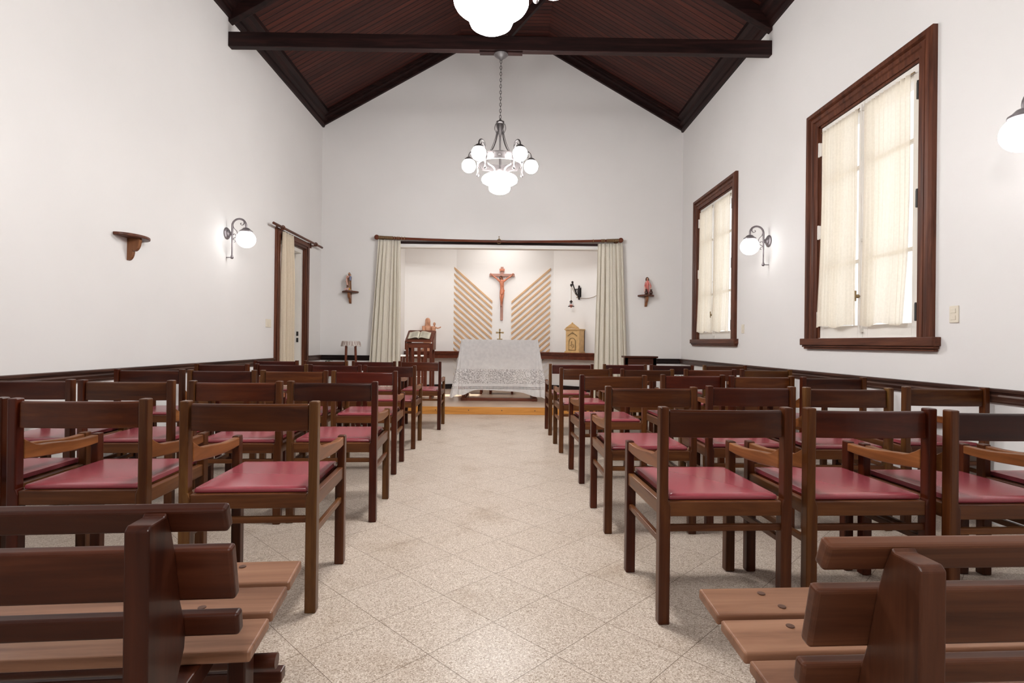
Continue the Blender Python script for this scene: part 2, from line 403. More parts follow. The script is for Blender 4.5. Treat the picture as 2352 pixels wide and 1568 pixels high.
# dado rails
def dado(mb, f):
    prof = [(0,.720),(.016,.720),(.020,.728),(.014,.735),(.018,.748),(.024,.757),(.020,.768),(.028,.780),(.036,.785),(.036,.798),(.030,.803),(0,.803)]
    return prof
def dado_x(x, sgn, y0, y1, name):
    return struct(MB().prism([(x+sgn*d, z) for d, z in dado(0, 0)], y0, y1, 'y').build(name, RAILY, smooth=20), 'dark moulded dado rail')
dado_x(XL, 1, YR, 7.19, 'trim_2'); dado_x(XL, 1, 8.41, YB, 'trim_3'); dado_x(XR, -1, YR, YB, 'trim_4')
for nm, a, b in (('trim_5', XL, OPL-.02), ('trim_6', OPR+.02, XR)):
    struct(MB().prism([(YB-d, z) for d, z in dado(0, 0)], a, b, 'x').build(nm, RAILX, smooth=20), 'dark moulded dado rail')
# eave and gable trim
def eave(x, s, nm):
    mb = MB()
    k = SL if s > 0 else (FZ_-EZ)/(XR-FXR)
    mb.prism([(x, 4.556), (x+s*.03, 4.556), (x+s*.045, 4.60), (x+s*.045, EZ+k*.045), (x, EZ)], YR, YB, 'y')
    mb.prism([(x+s*.045, 4.635), (x+s*.085, 4.655), (x+s*.10, 4.70), (x+s*.15, 4.735), (x+s*.15, EZ+k*.15), (x+s*.045, EZ+k*.045)], YR, YB, 'y')
    struct(mb.build(nm, DY, smooth=15), 'dark eave moulding')
eave(XL, 1, 'trim_7'); eave(XR, -1, 'trim_8')
gm = MB()
def gable_bar(z_lo, z_hi, y0, y1):
    P = [(XL, EZ), (FXL, FZ_), (FXR, FZ_), (XR, EZ)]
    gm.loft([[(x, y0, z-z_hi), (x, y1, z-z_hi), (x, y1, z-z_lo), (x, y0, z-z_lo)] for x, z in P])
gable_bar(.0, .135, YB-.045, YB); gable_bar(0, .075, YB-.15, YB-.045); gable_bar(0, .045, YB-.19, YB-.15)
struct(gm.build('trim_9', DX, smooth=15), 'dark moulding along the gable')
struct(MB().box((OPL, YB-.018, 2.652), (OPR, YB, 2.69)).build('trim_10', DX, bevel=.003), 'dark strip above the alcove opening')
struct(MB().box((OPL+.001, YB-.012, 2.592), (OPR-.001, YB+.138, 2.612)).build('trim_11', WHITEP), 'white lintel edge')

# roof trusses
def truss(y, label):
    r = thing('roof_truss', label, 'roof truss', (0, y, 4.24), 0, 'dark timber roof trusses')
    T = Matrix.Translation((0, 0, -4.24))
    MB().box((XL, -.04, 4.245), (XR, .04, 4.405), T).build('tie_beam', DX, r, bevel=.006)
    for s in (0, 1):
        x0, x1 = (XL+.002, FXL+.1) if not s else (XR-.002, FXR-.1)
        k = ceil_z(x1) - ceil_z(x0)
        zc0, zc1 = ceil_z(x0), ceil_z(x1) if not s else ceil_z(x1)
        zc1 = ceil_z(FXL if not s else FXR); x1 = FXL if not s else FXR
        MB().prism([(x0, zc0-.19), (x1, zc1-.19), (x1, zc1-.004), (x0, zc0-.004)], -.045, .045, 'y', T).build('rafter', DX, r, bevel=.006)
    MB().box((-.175, -.05, 4.405), (-.03, .05, FZ_-.006), T).build('king_post', DX, r, bevel=.005)
    MB().box((-.34, -.035, 4.225), (.13, .035, 4.245), T).build('joint_plate', DX, r)
    for s in (-1, 1):
        a = Vector((-.1+s*.06, 0, 4.42)); b = Vector((-.1+s*1.02, 0, 5.50)); 
        MB().strip([a, b], .07, .075, (0,1,0), T).build('strut', DX, r, bevel=.004)
    MB().box((FXL, -.04, FZ_-.19), (FXR, .04, FZ_-.004), T).build('collar_beam', DX, r, bevel=.004)
    return r
truss(6.0, 'dark timber roof truss with straight tie beam in front of the altar wall')
truss(2.86, 'dark timber roof truss above the nearest chandelier, over the near window')

# ------------------------------------------------------------------ door on the left wall
d = thing('door_1', 'white door in dark wood frame', 'door', (XL, (DOOR[0]+DOOR[1])/2, 0)); d['kind'] = 'structure'; del d['category']
Y0, Y1, ZT = DOOR[0]-(DOOR[0]+DOOR[1])/2, DOOR[1]-(DOOR[0]+DOOR[1])/2, DOOR[3]
w = .09
for a, b in ((Y0-w, Y0+.02), (Y1-.02, Y1+w)):
    mb = MB().box((0, a, 0), (.028, b, ZT+w)); c = (a+b)/2
    mb.box((.028, c-.035, 0), (.042, c+.035, ZT+w)); mb.box((-.035, b-.03 if a < 0 else a, 0), (0, b if a < 0 else a+.03, ZT))
    mb.build('door_frame', FZ, d, bevel=.004)
mb = MB().box((0, Y0+.02, ZT-.02), (.028, Y1-.02, ZT+w)); mb.box((.028, Y0, ZT+.015), (.042, Y1, ZT+.075)); mb.box((-.035, Y0+.02, ZT-.03), (0, Y1-.02, ZT)); mb.build('door_head', FY, d, bevel=.004)
mb = MB().box((-.12, Y1-.07, 0), (-.035, Y1, ZT)); mb.box((-.12, Y0, 0), (-.035, Y0+.07, ZT)); mb.box((-.12, Y0+.07, ZT-.09), (-.035, Y1-.07, ZT))
mb.build('inner_frame', WHITEP, d, bevel=.003)
mb = MB().box((-.25, Y0+.02, .0), (-.215, Y1-.02, ZT-.03)); mb.box((-.215, Y0+.1, 0), (-.185, Y0+.2, ZT-.1)); mb.box((-.215, Y1-.2, 0), (-.185, Y1-.1, ZT-.1)); mb.box((-.215, -.03, 0), (-.185, .03, ZT-.1)); mb.box((-.215, Y0+.1, 1.0), (-.185, Y1-.1, 1.12)); mb.box((-.215, Y0+.1, 1.75), (-.185, Y1-.1, 1.85))
mb.build('door_leaf', WHITEP, d, bevel=.003)
for z in (1.14, 1.045): MB().box((-.095, Y1-.074, z-.035), (-.065, Y1-.070, z+.03)).build('lock_plate', BLACK, d)
# rod and curtain of the door
r = thing('curtain_rod', 'worn wooden curtain rod above the door on the left wall', 'curtain rod', (XL+.085, 7.88, 2.535))
MB().tube([(0, -.91, .0), (0, .91, 0)], .017, 12).build('pole', FY, r, smooth=40)
for y in (-.62, .62):
    mb = MB().box((-.085, y-.02, -.06), (-.07, y+.02, .05)); mb.box((-.085, y-.015, -.03), (.02, y+.015, -.017)); mb.tube([(.026*cos(a), y, .026*sin(a)) for a in [i*pi/8 for i in range(16)]], .007, 8, closed=True)
    mb.build('bracket', FZ, r, bevel=.002)
def drape(name, label, mat, x0t, x1t, x0b, x1b, zt, zb, y, A, nf, seed, rz=0, loc=None, head=.09):
    rnd = random.Random(seed); ph = [rnd.uniform(0, 6.28) for _ in range(6)]; wob = [rnd.uniform(.6, 1.4) for _ in range(6)]
    def fn(u, v):
        x = (x0t+(x1t-x0t)*u)*(1-v) + (x0b+(x1b-x0b)*u)*v; z1 = zt if zt < 1 else 2.69 + .044*(x/2.015)**2 - .043; z = z1 + (zb-z1)*v
        uu = u + .025*sin(2*pi*u*2+ph[0])
        a = A*(.55 + .6*min(1, v*4)) if v > 0 else A*.5
        off = a*(sin(2*pi*nf*uu+ph[1]*0) * (.75+.25*sin(2*pi*u*1.7+ph[2])) + .35*sin(2*pi*nf*1.9*uu+ph[3]+v*.8))
        x += .3*a*sin(2*pi*nf*uu+1.3)
        return (x, y+off, z)
    o = MB().grid(fn, nf*14, 26).build(name, mat, smooth=80, solid=.003)
    return o
# door curtain: built along y by rotating the grid
o = drape('curtain', '', DRAPE2, -.60, -.27, -.60, -.25, -.045, -2.50, 0, .035, 4, 3)
o.matrix_world = Matrix.Translation((XL+.085, 7.88, 2.535)) @ Matrix.Rotation(pi/2, 4, 'Z')
tag(o, 'beige curtain gathered at the near side of the door on the left wall', 'curtain')

# ------------------------------------------------------------------ alcove curtains and rod
r = thing('curtain_rod', 'long sagging reddish curtain rod across the top of the alcove opening', 'curtain rod', (-.155, YB-.115, 2.69))
pts = [(-1.985 + 3.97*i/24, 0, .044*((i-12)/12)**2) for i in range(25)]
MB().tube(pts, .021, 12).build('pole', LX, r, smooth=40)
for s in (-1, 1):
    MB().sphere((s*1.995, 0, .044), .041).build('finial', LX, r, smooth=60)
    mb = MB().box((s*1.93-.02, .02, -.0), (s*1.93+.02, .115, .03)); mb.box((s*1.93-.03, .10, -.06), (s*1.93+.03, .115, .07)); mb.build('bracket', LZ, r, bevel=.003)
mb = MB().tube([(0, .115, .035), (0, 0, .035), (0, -.005, .06)], .006, 8); mb.tube([(.034*cos(a), 0, .034*sin(a)) for a in [i*pi/10 for i in range(20)]], .006, 8, closed=True); mb.sphere((0, 0, .075), .010); mb.lathe([(.03,0),(.03,.008)], 16, M=TR((0,.115,.035), rx=pi/2))
mb.build('center_bracket', BRASS, r, smooth=40)
for xs in ([-1.955+.016*i for i in range(15)] + [-1.70, -1.66, -1.63, -1.585, -1.54], [1.955-.017*i for i in range(12)] + [1.72, 1.70, 1.68, 1.54]):
    for x in xs:
        zz = .044*(x/2.015)**2
        MB().tube([(x, .027*cos(a), zz+.027*sin(a)) for a in [i*pi/7 for i in range(14)]], .0045, 6, closed=True).build('curtain_ring', BRASS, r, smooth=60)
o = drape('curtain', '', DRAPE, -2.13, -1.765, -2.30, -1.745, 2.735, .02, YB-.115, .027, 6, 11)
tag(o, 'cream curtain gathered at the left side of the alcove opening', 'curtain', 'alcove curtains')
o = drape('curtain', '', DRAPE, 1.46, 1.865, 1.40, 1.985, 2.735, .02, YB-.115, .027, 7, 23)
tag(o, 'cream curtain gathered at the right side of the alcove opening', 'curtain', 'alcove curtains')

# ------------------------------------------------------------------ windows in the right wall
def window(n, W, label):
    a, b, c, dd = W; yc = (a+b)/2; hw = (b-a)/2; H = dd-c
    r = thing('window_%d' % n, label, 'window', (XR, yc, c)); r['kind'] = 'structure'; del r['category']
    prof = [(0,0),(-.014,0),(-.022,.012),(-.022,.045),(-.036,.052),(-.036,.078),(-.024,.084),(-.024,.094),(-.050,.104),(-.050,.136),(-.034,.150),(0,.150)]
    MB().loft([[(t, -hw-q, 0) for t, q in prof], [(t, -hw-q, H+q) for t, q in prof], [(t, hw+q, H+q) for t, q in prof], [(t, hw+q, 0) for t, q in prof]]).build('window_frame', FZ, r, smooth=20)
    mb = MB()
    for s_ in (-1, 1): mb.box((0, min(s_*hw, s_*(hw-.018)), 0), (.10, max(s_*hw, s_*(hw-.018)), H))
    mb.box((0, -hw, H-.018), (.10, hw, H)); mb.build('window_lining', FZ, r)
    mb = MB().box((-.06, -hw-.20, -.062), (.10, hw+.20, .0)); mb.box((-.045, -hw-.19, -.080), (0, hw+.19, -.062)); mb.box((-.032, -hw-.18, -.098), (0, hw+.18, -.080)); mb.build('window_sill', FY, r, bevel=.005)
    for s in (-1, 1):
        y0, y1 = (s*.002, s*(hw-.020)) if s > 0 else (s*(hw-.020), s*.002)
        m_ = MB(); st = .062
        m_.box((.012, y0, .004), (.055, y0+st, H-.022)); m_.box((.012, y1-st, .004), (.055, y1, H-.022))
        m_.box((.012, y0+st, .004), (.055, y1-st, .105)); m_.box((.012, y0+st, H-.10), (.055, y1-st, H-.022))
        for z in (.64, 1.42): m_.box((.020, y0+st, z-.014), (.05, y1-st, z+.014))
        cs = m_.build('casement', WHITEP, r, bevel=.003)
        MB().box((.032, y0+st-.01, .1), (.036, y1-st+.01, H-.09)).build('glass_pane', GLASS, cs)
        mb = MB()
        for z in (.18, .98, H-.22):
            yy = s*(hw-.012); mb.box((-.006, yy-.022, z-.06), (.012, yy+.022, z+.06)); mb.tube([(-.008, yy, z-.065), (-.008, yy, z+.065)], .010, 8)
        mb.build('hinges', BLACK if s < 0 else WHITEP, cs, bevel=.001)
        rnd = random.Random(n*10+s); ph = [rnd.uniform(0, 6.28) for _ in range(5)]
        def fn(u, v):
            z = (H-.075)*(1-v) + .10*v; yw = y0+st-.016 + (y1-y0-2*st+.030)*u
            yw += .012*sin(v*5+ph[0])*v + (.03*(1-u)*max(0, v-.75)*3*(-s))
            off = -.004 - .011*abs(sin(2*pi*4.5*u+ph[1]+v*.7)) - .007*sin(2*pi*11*u+ph[2]) - .03*v*v*abs(sin(pi*u*1.5+ph[3]))
            return (off-.006, yw, z - (.012*sin(2*pi*1.5*u+ph[4]) if v > .96 else 0))
        cu = MB().grid(fn, 70, 30).build('curtain', SHEER, cs, smooth=80)
        MB().tube([(-.006, y0+st-.03, H-.078), (-.006, y1-st+.03, H-.078)], .005, 8).build('curtain_wire', BRASS, cs, smooth=40)
    mb = MB().tube([(-.012, .0, .05), (-.012, .0, H-.06)], .0055, 8)
    for z in (.06, .8, H-.1): mb.box((-.02, -.012, z-.012), (.012, .012, z+.012))
    mb.build('cremone_bolt', WHITEP, r, smooth=30)
    mb = MB().sphere((-.03, 0, .34), .016); mb.tube([(-.012, 0, .34), (-.05, 0, .34)], .007, 8); mb.tube([(-.048, 0, .30), (-.048, 0, .385)], [.006, .008], 8)
    mb.build('window_handle', BRASS, r, smooth=40)
    return r
window(1, WIN[0], 'large near window with sheer curtains'); window(2, WIN[1], 'smaller looking far window with sheer curtains')

# ------------------------------------------------------------------ lamps
STEEL = plain('brushed_steel', (.22,.195,.205), .4, metal=.6, var=.15, scale=30)
def sconce_parts(r):
    """local: wall is x=0, arm points to +x"""
    MB().lathe([(.062, 0), (.066, .006), (.060, .014), (.044, .020), (.040, .030), (.022, .038), (.020, .048)], 28, M=TR((0, 0, 0), ry=pi/2)).build('back_plate', STEEL, r, smooth=40)
    cx, cr = .138, .076
    P = [(.062, 0, -.24), (.062, 0, -.1), (.062, 0, .05)] + [(cx+cr*cos(rad(a))*1.0, 0, .085+cr*sin(rad(a))) for a in range(180, -1, -15)] + [(cx+cr, 0, .06)]
    mb = MB().tube(P, [.008]*2+[.0105]*(len(P)-3)+[.009], 12); mb.sphere((.062, 0, -.262), .0175); mb.lathe([(.012, -.247), (.012, -.240)], 12, M=TR((.062, 0, 0)))
    mb.tube([(.03, 0, 0), (.062, 0, 0)], .012, 10); mb.tube([(0, 0, -.262), (.062, 0, -.262)], .005, 8)
    mb.build('arm', STEEL, r, smooth=50)
    sp = [(.165, 0, .150), (.185, 0, .135), (.19, 0, .112), (.178, 0, .095), (.160, 0, .095), (.152, 0, .108), (.160, 0, .116)]
    mb = MB().strip(crom(sp), .012, .004, (0,1,0))
    mb.strip(crom([(.068, 0, .10), (.08, 0, .06), (.108, 0, .03), (.118, 0, .0), (.105, 0, -.035), (.075, 0, -.055), (.066, 0, -.07)]), .012, .004, (0,1,0))
    mb.strip(crom([(.066, 0, -.02), (.085, 0, -.004), (.098, 0, -.012), (.094, 0, -.022)]), .012, .004, (0,1,0))
    mb.strip(crom([(.07, 0, -.065), (.09, 0, -.072), (.098, 0, -.088), (.086, 0, -.094)]), .012, .004, (0,1,0))
    mb.build('scrollwork', STEEL, r, smooth=40)
    MB().lathe([(.012, .066), (.03, .060), (.042, .048), (.05, .040), (.066, .030), (.068, .018), (.062, .016)], 28, M=TR((cx+cr, 0, 0))).build('shade_holder', STEEL, r, smooth=40)
    MB().sphere((cx+cr, 0, -.062), (.1, .1, .094), 32, 20).build('globe', GLOBE_W, r, smooth=90)
sl = ['globe wall lamp on the left wall between empty bracket shelf and door', 'globe wall lamp on the right wall between the two windows', 'globe wall lamp cut by the right edge of the photo', 'globe wall lamp on the near part of the left wall']
sc = thing('wall_sconce', sl[0], 'wall lamp', (XL, 5.98, 2.20), 0, 'globe wall lamps'); sconce_parts(sc)
dup(sc, (XR, 5.99, 2.195), pi, sl[1]); dup(sc, (XR, 2.80, 2.22), pi, sl[2]); dup(sc, (XL, 2.82, 2.20), 0, sl[3])

def chandelier(loc, label):
    r = thing('chandelier', label, 'chandelier', loc, 0, 'pewter chandeliers'); Z = 4.225   # part z are written as room heights
    T = Matrix.Translation((0, 0, -Z))
    MB().lathe([(.075, 4.225), (.08, 4.215), (.06, 4.195), (.045, 4.185), (.02, 4.165), (.012, 4.15)], 28, M=T).build('ceiling_rose', PEWTER, r, smooth=40)
    mb = MB(); z = 4.16; i = 0
    while z > 3.50:
        ax = i % 2
        mb.tube([((.010*cos(a) if not ax else 0), (.010*cos(a) if ax else 0), z-.019+.021*sin(a)) for a in [k*pi/6 for k in range(12)]], .0032, 6, M=T, closed=True)
        z -= .034; i += 1
    mb.build('chain', PEWTER, r, smooth=60)
    mb = MB().lathe([(.012, 3.50), (.02, 3.485), (.045, 3.475), (.048, 3.462), (.035, 3.45), (.038, 3.42), (.03, 3.37), (.016, 3.33), (.011, 3.30), (.011, 2.90)], 24, M=T); mb.build('stem', PEWTER, r, smooth=40)
    for k in range(5):
        a = rad(90+72*k); M = T @ TR((0,0,0), a)
        mb = MB().strip(crom([(.03, 0, 3.47), (.055, 0, 3.45), (.062, 0, 3.40), (.045, 0, 3.36), (.035, 0, 3.34)]), .010, .005, (0,1,0), M)
        mb.strip(crom([(.036, 0, 3.43), (.042, 0, 3.35), (.075, 0, 3.24), (.13, 0, 3.14), (.205, 0, 3.072)], 10), .013, .006, (0,1,0), M)
        mb.build('strap', PEWTER, r, smooth=40)
    mb = MB(); n = 48
    prof = [(.232, 2.992), (.246, 2.992), (.248, 2.999), (.238, 3.004), (.238, 3.064), (.248, 3.069), (.246, 3.076), (.232, 3.076)]
    rings = [[(q*cos(2*pi*j/n), q*sin(2*pi*j/n), z) for j in range(n)] for q, z in prof]; rings.append(rings[0])
    mb.loft(rings, cap=False, M=T)
    for k in range(5):
        a0 = 270+72*k
        for da, z, q in ((0, 3.034, .011), (-13, 3.012, .005), (13, 3.012, .005), (-17, 3.055, .005), (17, 3.055, .005)):
            a = rad(a0+da); mb.sphere((.240*cos(a), .240*sin(a), z), q, 10, 6, M=T)
    mb.build('ring_band', PEWTER, r, smooth=35)
    for k in range(5):
        a = rad(18+72*k); M = T @ TR((0,0,0), a)
        mb = MB().strip(crom([(.236, 0, 3.0), (.20, 0, 2.96), (.14, 0, 2.952), (.10, 0, 2.935), (.088, 0, 2.905), (.10, 0, 2.885), (.118, 0, 2.895), (.114, 0, 2.91)]), .020, .006, (0,1,0), M)
        mb.build('bracket', PEWTER, r, smooth=40)
    for k in range(5):
        a = rad(18+72*k); M = T @ TR((0,0,0), a); cx, cr = .316, .052
        P = [(.258, 0, 2.93), (.258, 0, 3.0), (.262, 0, 3.08)] + [(cx+cr*cos(rad(q)), 0, 3.125+cr*1.1*sin(rad(q))) for q in range(180, -1, -15)] + [(cx+cr, 0, 3.115)]
        mb = MB().tube(P, [.006]+[.009]*(len(P)-2)+[.008], 10, M=M); mb.sphere((.258, 0, 2.905), .0165, 14, 8, M=M); mb.lathe([(.006, 2.94), (.012, 2.925), (.014, 2.915)], 12, M=M @ TR((.258, 0, 0)))
        mb.tube([(.236, 0, 3.03), (.26, 0, 3.03)], .01, 8, M=M); mb.strip(crom([(.275, 0, 3.12), (.30, 0, 3.15), (.325, 0, 3.145), (.33, 0, 3.12), (.315, 0, 3.11), (.308, 0, 3.122)]), .010, .004, (0,1,0), M)
        arm = mb.build('arm', PEWTER, r, smooth=50)
        MB().lathe([(.010, 3.118), (.024, 3.116), (.036, 3.106), (.05, 3.094), (.053, 3.083), (.048, 3.08)], 24, M=M @ TR((cx+cr, 0, 0))).build('shade_holder', PEWTER, arm, smooth=40)
        MB().sphere((cx+cr, 0, 3.022), (.078, .078, .077), 28, 18, M=M).build('globe', GLOBE, arm, smooth=90)
    MB().lathe([(.02, 2.945), (.06, 2.94), (.062, 2.935), (.062, 2.895), (.05, 2.893)], 24, M=T).build('bowl_collar', PEWTER, r, smooth=30)
    MB().lathe([(.05, 2.905), (.075, 2.90), (.105, 2.895), (.135, 2.887), (.160, 2.877), (.180, 2.865), (.192, 2.851), (.197, 2.838), (.196, 2.824), (.189, 2.811), (.172, 2.80), (.145, 2.790), (.121, 2.786), (.118, 2.780), (.116, 2.732), (.108, 2.712), (.08, 2.694), (.04, 2.680), (.002, 2.675)], 72, M=T).build('bowl_shade', GLOBE, r, smooth=40)
    return r
ch = chandelier((-.106, 6.0, 4.225), 'pewter chandelier with lit globes and bowl hanging before the altar wall')
dup(ch, (-.105, 2.86, 4.225), rad(4), 'nearer chandelier, only its white bowl showing at the top of the photo')

# ------------------------------------------------------------------ switches
def switch(loc, rz, label, w=.075, h=.118, rows=2):
    r = thing('light_switch', label, 'light switch', loc, rz, 'cream light switches')
    MB().box((0, -w/2, -h/2), (.009, w/2, h/2)).build('plate', OFFW, r, bevel=.003)
    for i in range(rows):
        z = (i-(rows-1)/2)*.045; MB().box((.009, -.018, z-.014), (.013, .018, z+.014)).build('rocker', OFFW, r, bevel=.0015)
switch((XL, 7.04, 1.255), 0, 'cream light switch on the left wall beside the door', .15, .105, 2)
switch((XR, 6.625, 1.24), pi, 'small cream light switch on the right wall below the far wall lamp', .07, .11)
switch((XR, 3.48, 1.255), pi, 'cream double light switch on the right wall beside the near window', .07, .11)

# ------------------------------------------------------------------ bracket shelves
def bshelf(loc, rz, label, w, dp, hgt):
    """local: wall at y=0, shelf towards -y"""
    r = thing('bracket_shelf', label, 'shelf', loc, rz, 'wooden bracket shelves')
    pts = [(w/2, 0)] + [(w/2*cos(rad(a)), -dp*sin(rad(a))*1.0) for a in range(10, 171, 10)] + [(-w/2, 0)]
    mb = MB().prism(pts, -.012, .012, 'z'); mb.build('shelf_board', FX, r, bevel=.006)
    pr = [(0, -.012), (-dp*.72, -.012), (-dp*.74, -.03)] + [(-dp*.36 - dp*.36*cos(rad(a)), -.03 - hgt*.45*sin(rad(a))) for a in range(10, 91, 16)] + [(-dp*.34, -hgt*.52), (-dp*.33, -hgt*.6)] + [(-dp*.33*cos(rad(a)), -hgt*.6 - hgt*.4*sin(rad(a))) for a in range(10, 91, 16)]
    MB().prism(pr, -.018, .018, 'x').build('bracket', wood_br, r, bevel=.003)
wood_br = wood('bracket_wood', 2, [(.13,.05,.022),(.20,.08,.035),(.27,.115,.05)])
bshelf((XL, 4.445, 1.862), pi/2, 'empty small wooden bracket shelf alone on the left wall', .36, .135, .19)
bshelf((-2.596, YB, 1.842), 0, 'small wooden bracket shelf under the brown robed statuette', .27, .165, .19)
bshelf((2.284, YB, 1.838), 0, 'small wooden bracket shelf under the rose robed statuette', .27, .165, .18)

# ------------------------------------------------------------------ statuettes
def robe(mb, h, w, d, M=None, lean=0, folds=.06, n=28, top=.84):
    rings = []
    prof = [(0, .82), (.03, .92), (.2, .9), (.4, .86), (.52, .84), (.6, .92), (.68, .98), (.74, .96), (.78, .80), (.81, .5), (.83, .28)]
    for t, k in prof:
        z = t*h/.83*top; ring = []
        for j in range(n):
            a = 2*pi*j/n; q = k*(1+folds*sin(a*7+t*3)*(1 if t < .6 else .35))
            ring.append((w/2*q*cos(a)+lean*t, d/2*q*sin(a), z))
        rings.append(ring)
    mb.loft(rings, M=M); return mb
def head(mb, c, r, M=None):
    mb.sphere(c, (r*.82, r*.92, r*1.12), 16, 12, M=M); mb.sphere((c[0], c[1]-r*.92, c[2]-r*.1), (r*.14, r*.22, r*.26), 8, 6, M=M); mb.sphere((c[0], c[1]-r*.35, c[2]-r*.75), (r*.5, r*.45, r*.5), 10, 8, M=M)
    mb.tube([(c[0], c[1]+r*.1, c[2]-r*1.7), (c[0], c[1], c[2]-r*.6)], [r*.5, r*.45], 10, M=M)
SKIN = plain('painted_skin', (.55,.30,.19), .5); ROBE = plain('brown_robe_paint', (.16,.07,.028), .5, var=.3, scale=40); MANTLE = plain('rose_mantle_paint', (.48,.25,.19), .5, var=.15, scale=30)
BLUE = plain('blue_grey_paint', (.17,.19,.30), .5, var=.15); ROSE = plain('rose_robe_paint', (.62,.17,.15), .5, var=.15, scale=30); PALE = plain('pale_pink_paint', (.74,.48,.42), .5, var=.1)
YEL = plain('yellow_paint', (.65,.36,.03), .5); STONE = plain('painted_base', (.40,.27,.22), .6, var=.3, scale=60)
s = thing('statuette', 'brown robed saint statuette carrying a child in blue, on the left bracket shelf', 'statuette', (-2.596, YB-.10, 1.854))
robe(MB(), .29, .085, .075).build('robe', ROBE, s, smooth=60)
mb = MB(); mb.strip(crom([(-.022, -.024, .245), (-.028, -.038, .205), (-.024, -.040, .15), (-.014, -.038, .09)]), .022, .007, (1,.5,0)); mb.strip(crom([(.03, -.02, .24), (.0, -.047, .225), (-.03, -.035, .20)]), .03, .008, (0,0,1)); mb.build('mantle', MANTLE, s, smooth=50)
mb = MB(); head(mb, (0, 0, .277), .019); mb.sphere((-.038, -.04, .15), .009, 10, 6); mb.sphere((.028, -.05, .178), .008, 10, 6); mb.build('head_and_hands', SKIN, s, smooth=70)
mb = MB().sphere((0, .006, .284), (.018, .018, .019), 14, 8); mb.sphere((0, -.012, .258), (.011, .008, .012), 10, 6); mb.build('hair', HAIRW, s, smooth=70)
mb = MB(); robe(mb, .085, .034, .034, M=TR((.032, -.045, .165))); mb.tube([(.04, -.05, .235), (.055, -.05, .215)], .006, 8); ch_ = mb.build('child_figure', BLUE, s, smooth=60)
mb = MB(); head(mb, (.033, -.045, .252), .013); mb.build('child_head', SKIN, ch_, smooth=70)
MB().sphere((.033, -.041, .257), (.012, .012, .013), 12, 8).build('child_hair', HAIRW, ch_, smooth=70)
mb = MB().lathe([(.055, 0), (.058, .006), (.045, .018), (.036, .024)], 20); mb.build('base', STONE, s, smooth=40)
FLP = plain('pale_flower', (.62,.42,.40), .6)
for x, z, m in ((.022, .026, YEL), (-.03, .03, FLP), (-.05, .022, FLP), (.0, .034, FLP), (-.01, .024, FLP)):
    q = MB()
    for k in range(6): q.sphere((x+.010*cos(k*pi/3), -.05, z+.010*sin(k*pi/3)), (.007, .004, .007), 8, 6)
    q.sphere((x, -.054, z), .005, 8, 6); q.build('flower', m, s, smooth=70)

s = thing('statuette', 'rose robed statuette with long dark hair, on the right bracket shelf', 'statuette', (2.284, YB-.10, 1.850))
robe(MB(), .285, .060, .06, folds=.05).build('robe', ROSE, s, smooth=60)
mb = MB()
for sx in (-1, 1): mb.strip(crom([(sx*.018, .0, .225), (sx*.040, -.012, .15), (sx*.045, -.012, .08), (sx*.042, -.01, .03)]), .040, .012, (0,1,0))
mb.build('cloak', PALE, s, smooth=50)
mb = MB().tube([(-.03, -.015, .2), (-.046, -.03, .14), (-.038, -.038, .118)], [.010, .010, .008], 8); mb.tube([(.03, -.015, .2), (.050, -.03, .145), (.046, -.040, .118)], [.010, .010, .008], 8); mb.build('sleeves', ROSE, s, smooth=60)
mb = MB(); head(mb, (0, 0, .262), .019); mb.sphere((-.036, -.045, .11), .009, 10, 6); mb.sphere((.044, -.046, .11), .009, 10, 6); mb.build('head_and_hands', SKIN, s, smooth=70)
mb = MB().sphere((0, .006, .270), (.021, .02, .021), 14, 8); mb.tube([(-.017, .004, .272), (-.022, .0, .245), (-.018, -.006, .215)], [.009, .010, .006], 8); mb.tube([(.017, .004, .272), (.022, .0, .245), (.018, -.006, .215)], [.009, .010, .006], 8); mb.build('hair', HAIRW, s, smooth=70)
MB().lathe([(.048, 0), (.05, .006), (.040, .014)], 20).build('base', STONE, s, smooth=40)
VASE = plain('dark_glazed_pot', (.05,.018,.012), .25)
for x, lb in ((-.030, 'small dark vase at the left foot of the rose robed statuette'), (.048, 'small dark vase at the right foot of the rose robed statuette')):
    o = MB().lathe([(.015, 0), (.024, .015), (.027, .034), (.02, .052), (.014, .063), (.013, .07), (.022, .08), (.020, .08), (.011, .07)], 22).build('vase', VASE, None, smooth=40); o.location = (2.284+x, YB-.163, 1.850); tag(o, lb, 'vase', 'dark vases by the statuette')

# carved mother and child behind the lectern
s = thing('carved_statue', 'pale carved wooden statue of a veiled woman with child, behind the lectern', 'statue', (-1.545, 10.50, .858), rad(20))
robe(MB(), .60, .165, .16, folds=.04, top=.84).build('robe', CARVED, s, smooth=60)
mb = MB(); head(mb, (.014, -.042, .562), .042); mb.build('head', CARVED, s, smooth=70)
mb = MB().loft([[(q*.05*cos(2*pi*j/20)+.008, q*.054*sin(2*pi*j/20)+.016, z) for j in range(20)] for z, q in ((.40, 1.6), (.46, 1.35), (.50, 1.1), (.55, .98), (.60, .95), (.63, .7), (.642, .1))]); mb.build('veil', CARVED, s, smooth=70)
mb = MB().tube([(-.08, -.02, .47), (-.09, -.09, .36), (.0, -.13, .34)], [.03, .03, .02], 12); mb.tube([(.08, -.02, .47), (.10, -.07, .37), (.09, -.12, .34)], [.03, .03, .02], 12); mb.build('arms', CARVED, s, smooth=60)
mb = MB(); robe(mb, .17, .085, .07, M=TR((.10, -.11, .33))); mb.tube([(.12, -.12, .46), (.17, -.13, .44), (.215, -.14, .455)], [.017, .014, .011], 10); mb.sphere((.222, -.14, .462), .014, 10, 6); head(mb, (.11, -.115, .52), .031); mb.build('child_figure', CARVED, s, smooth=60)
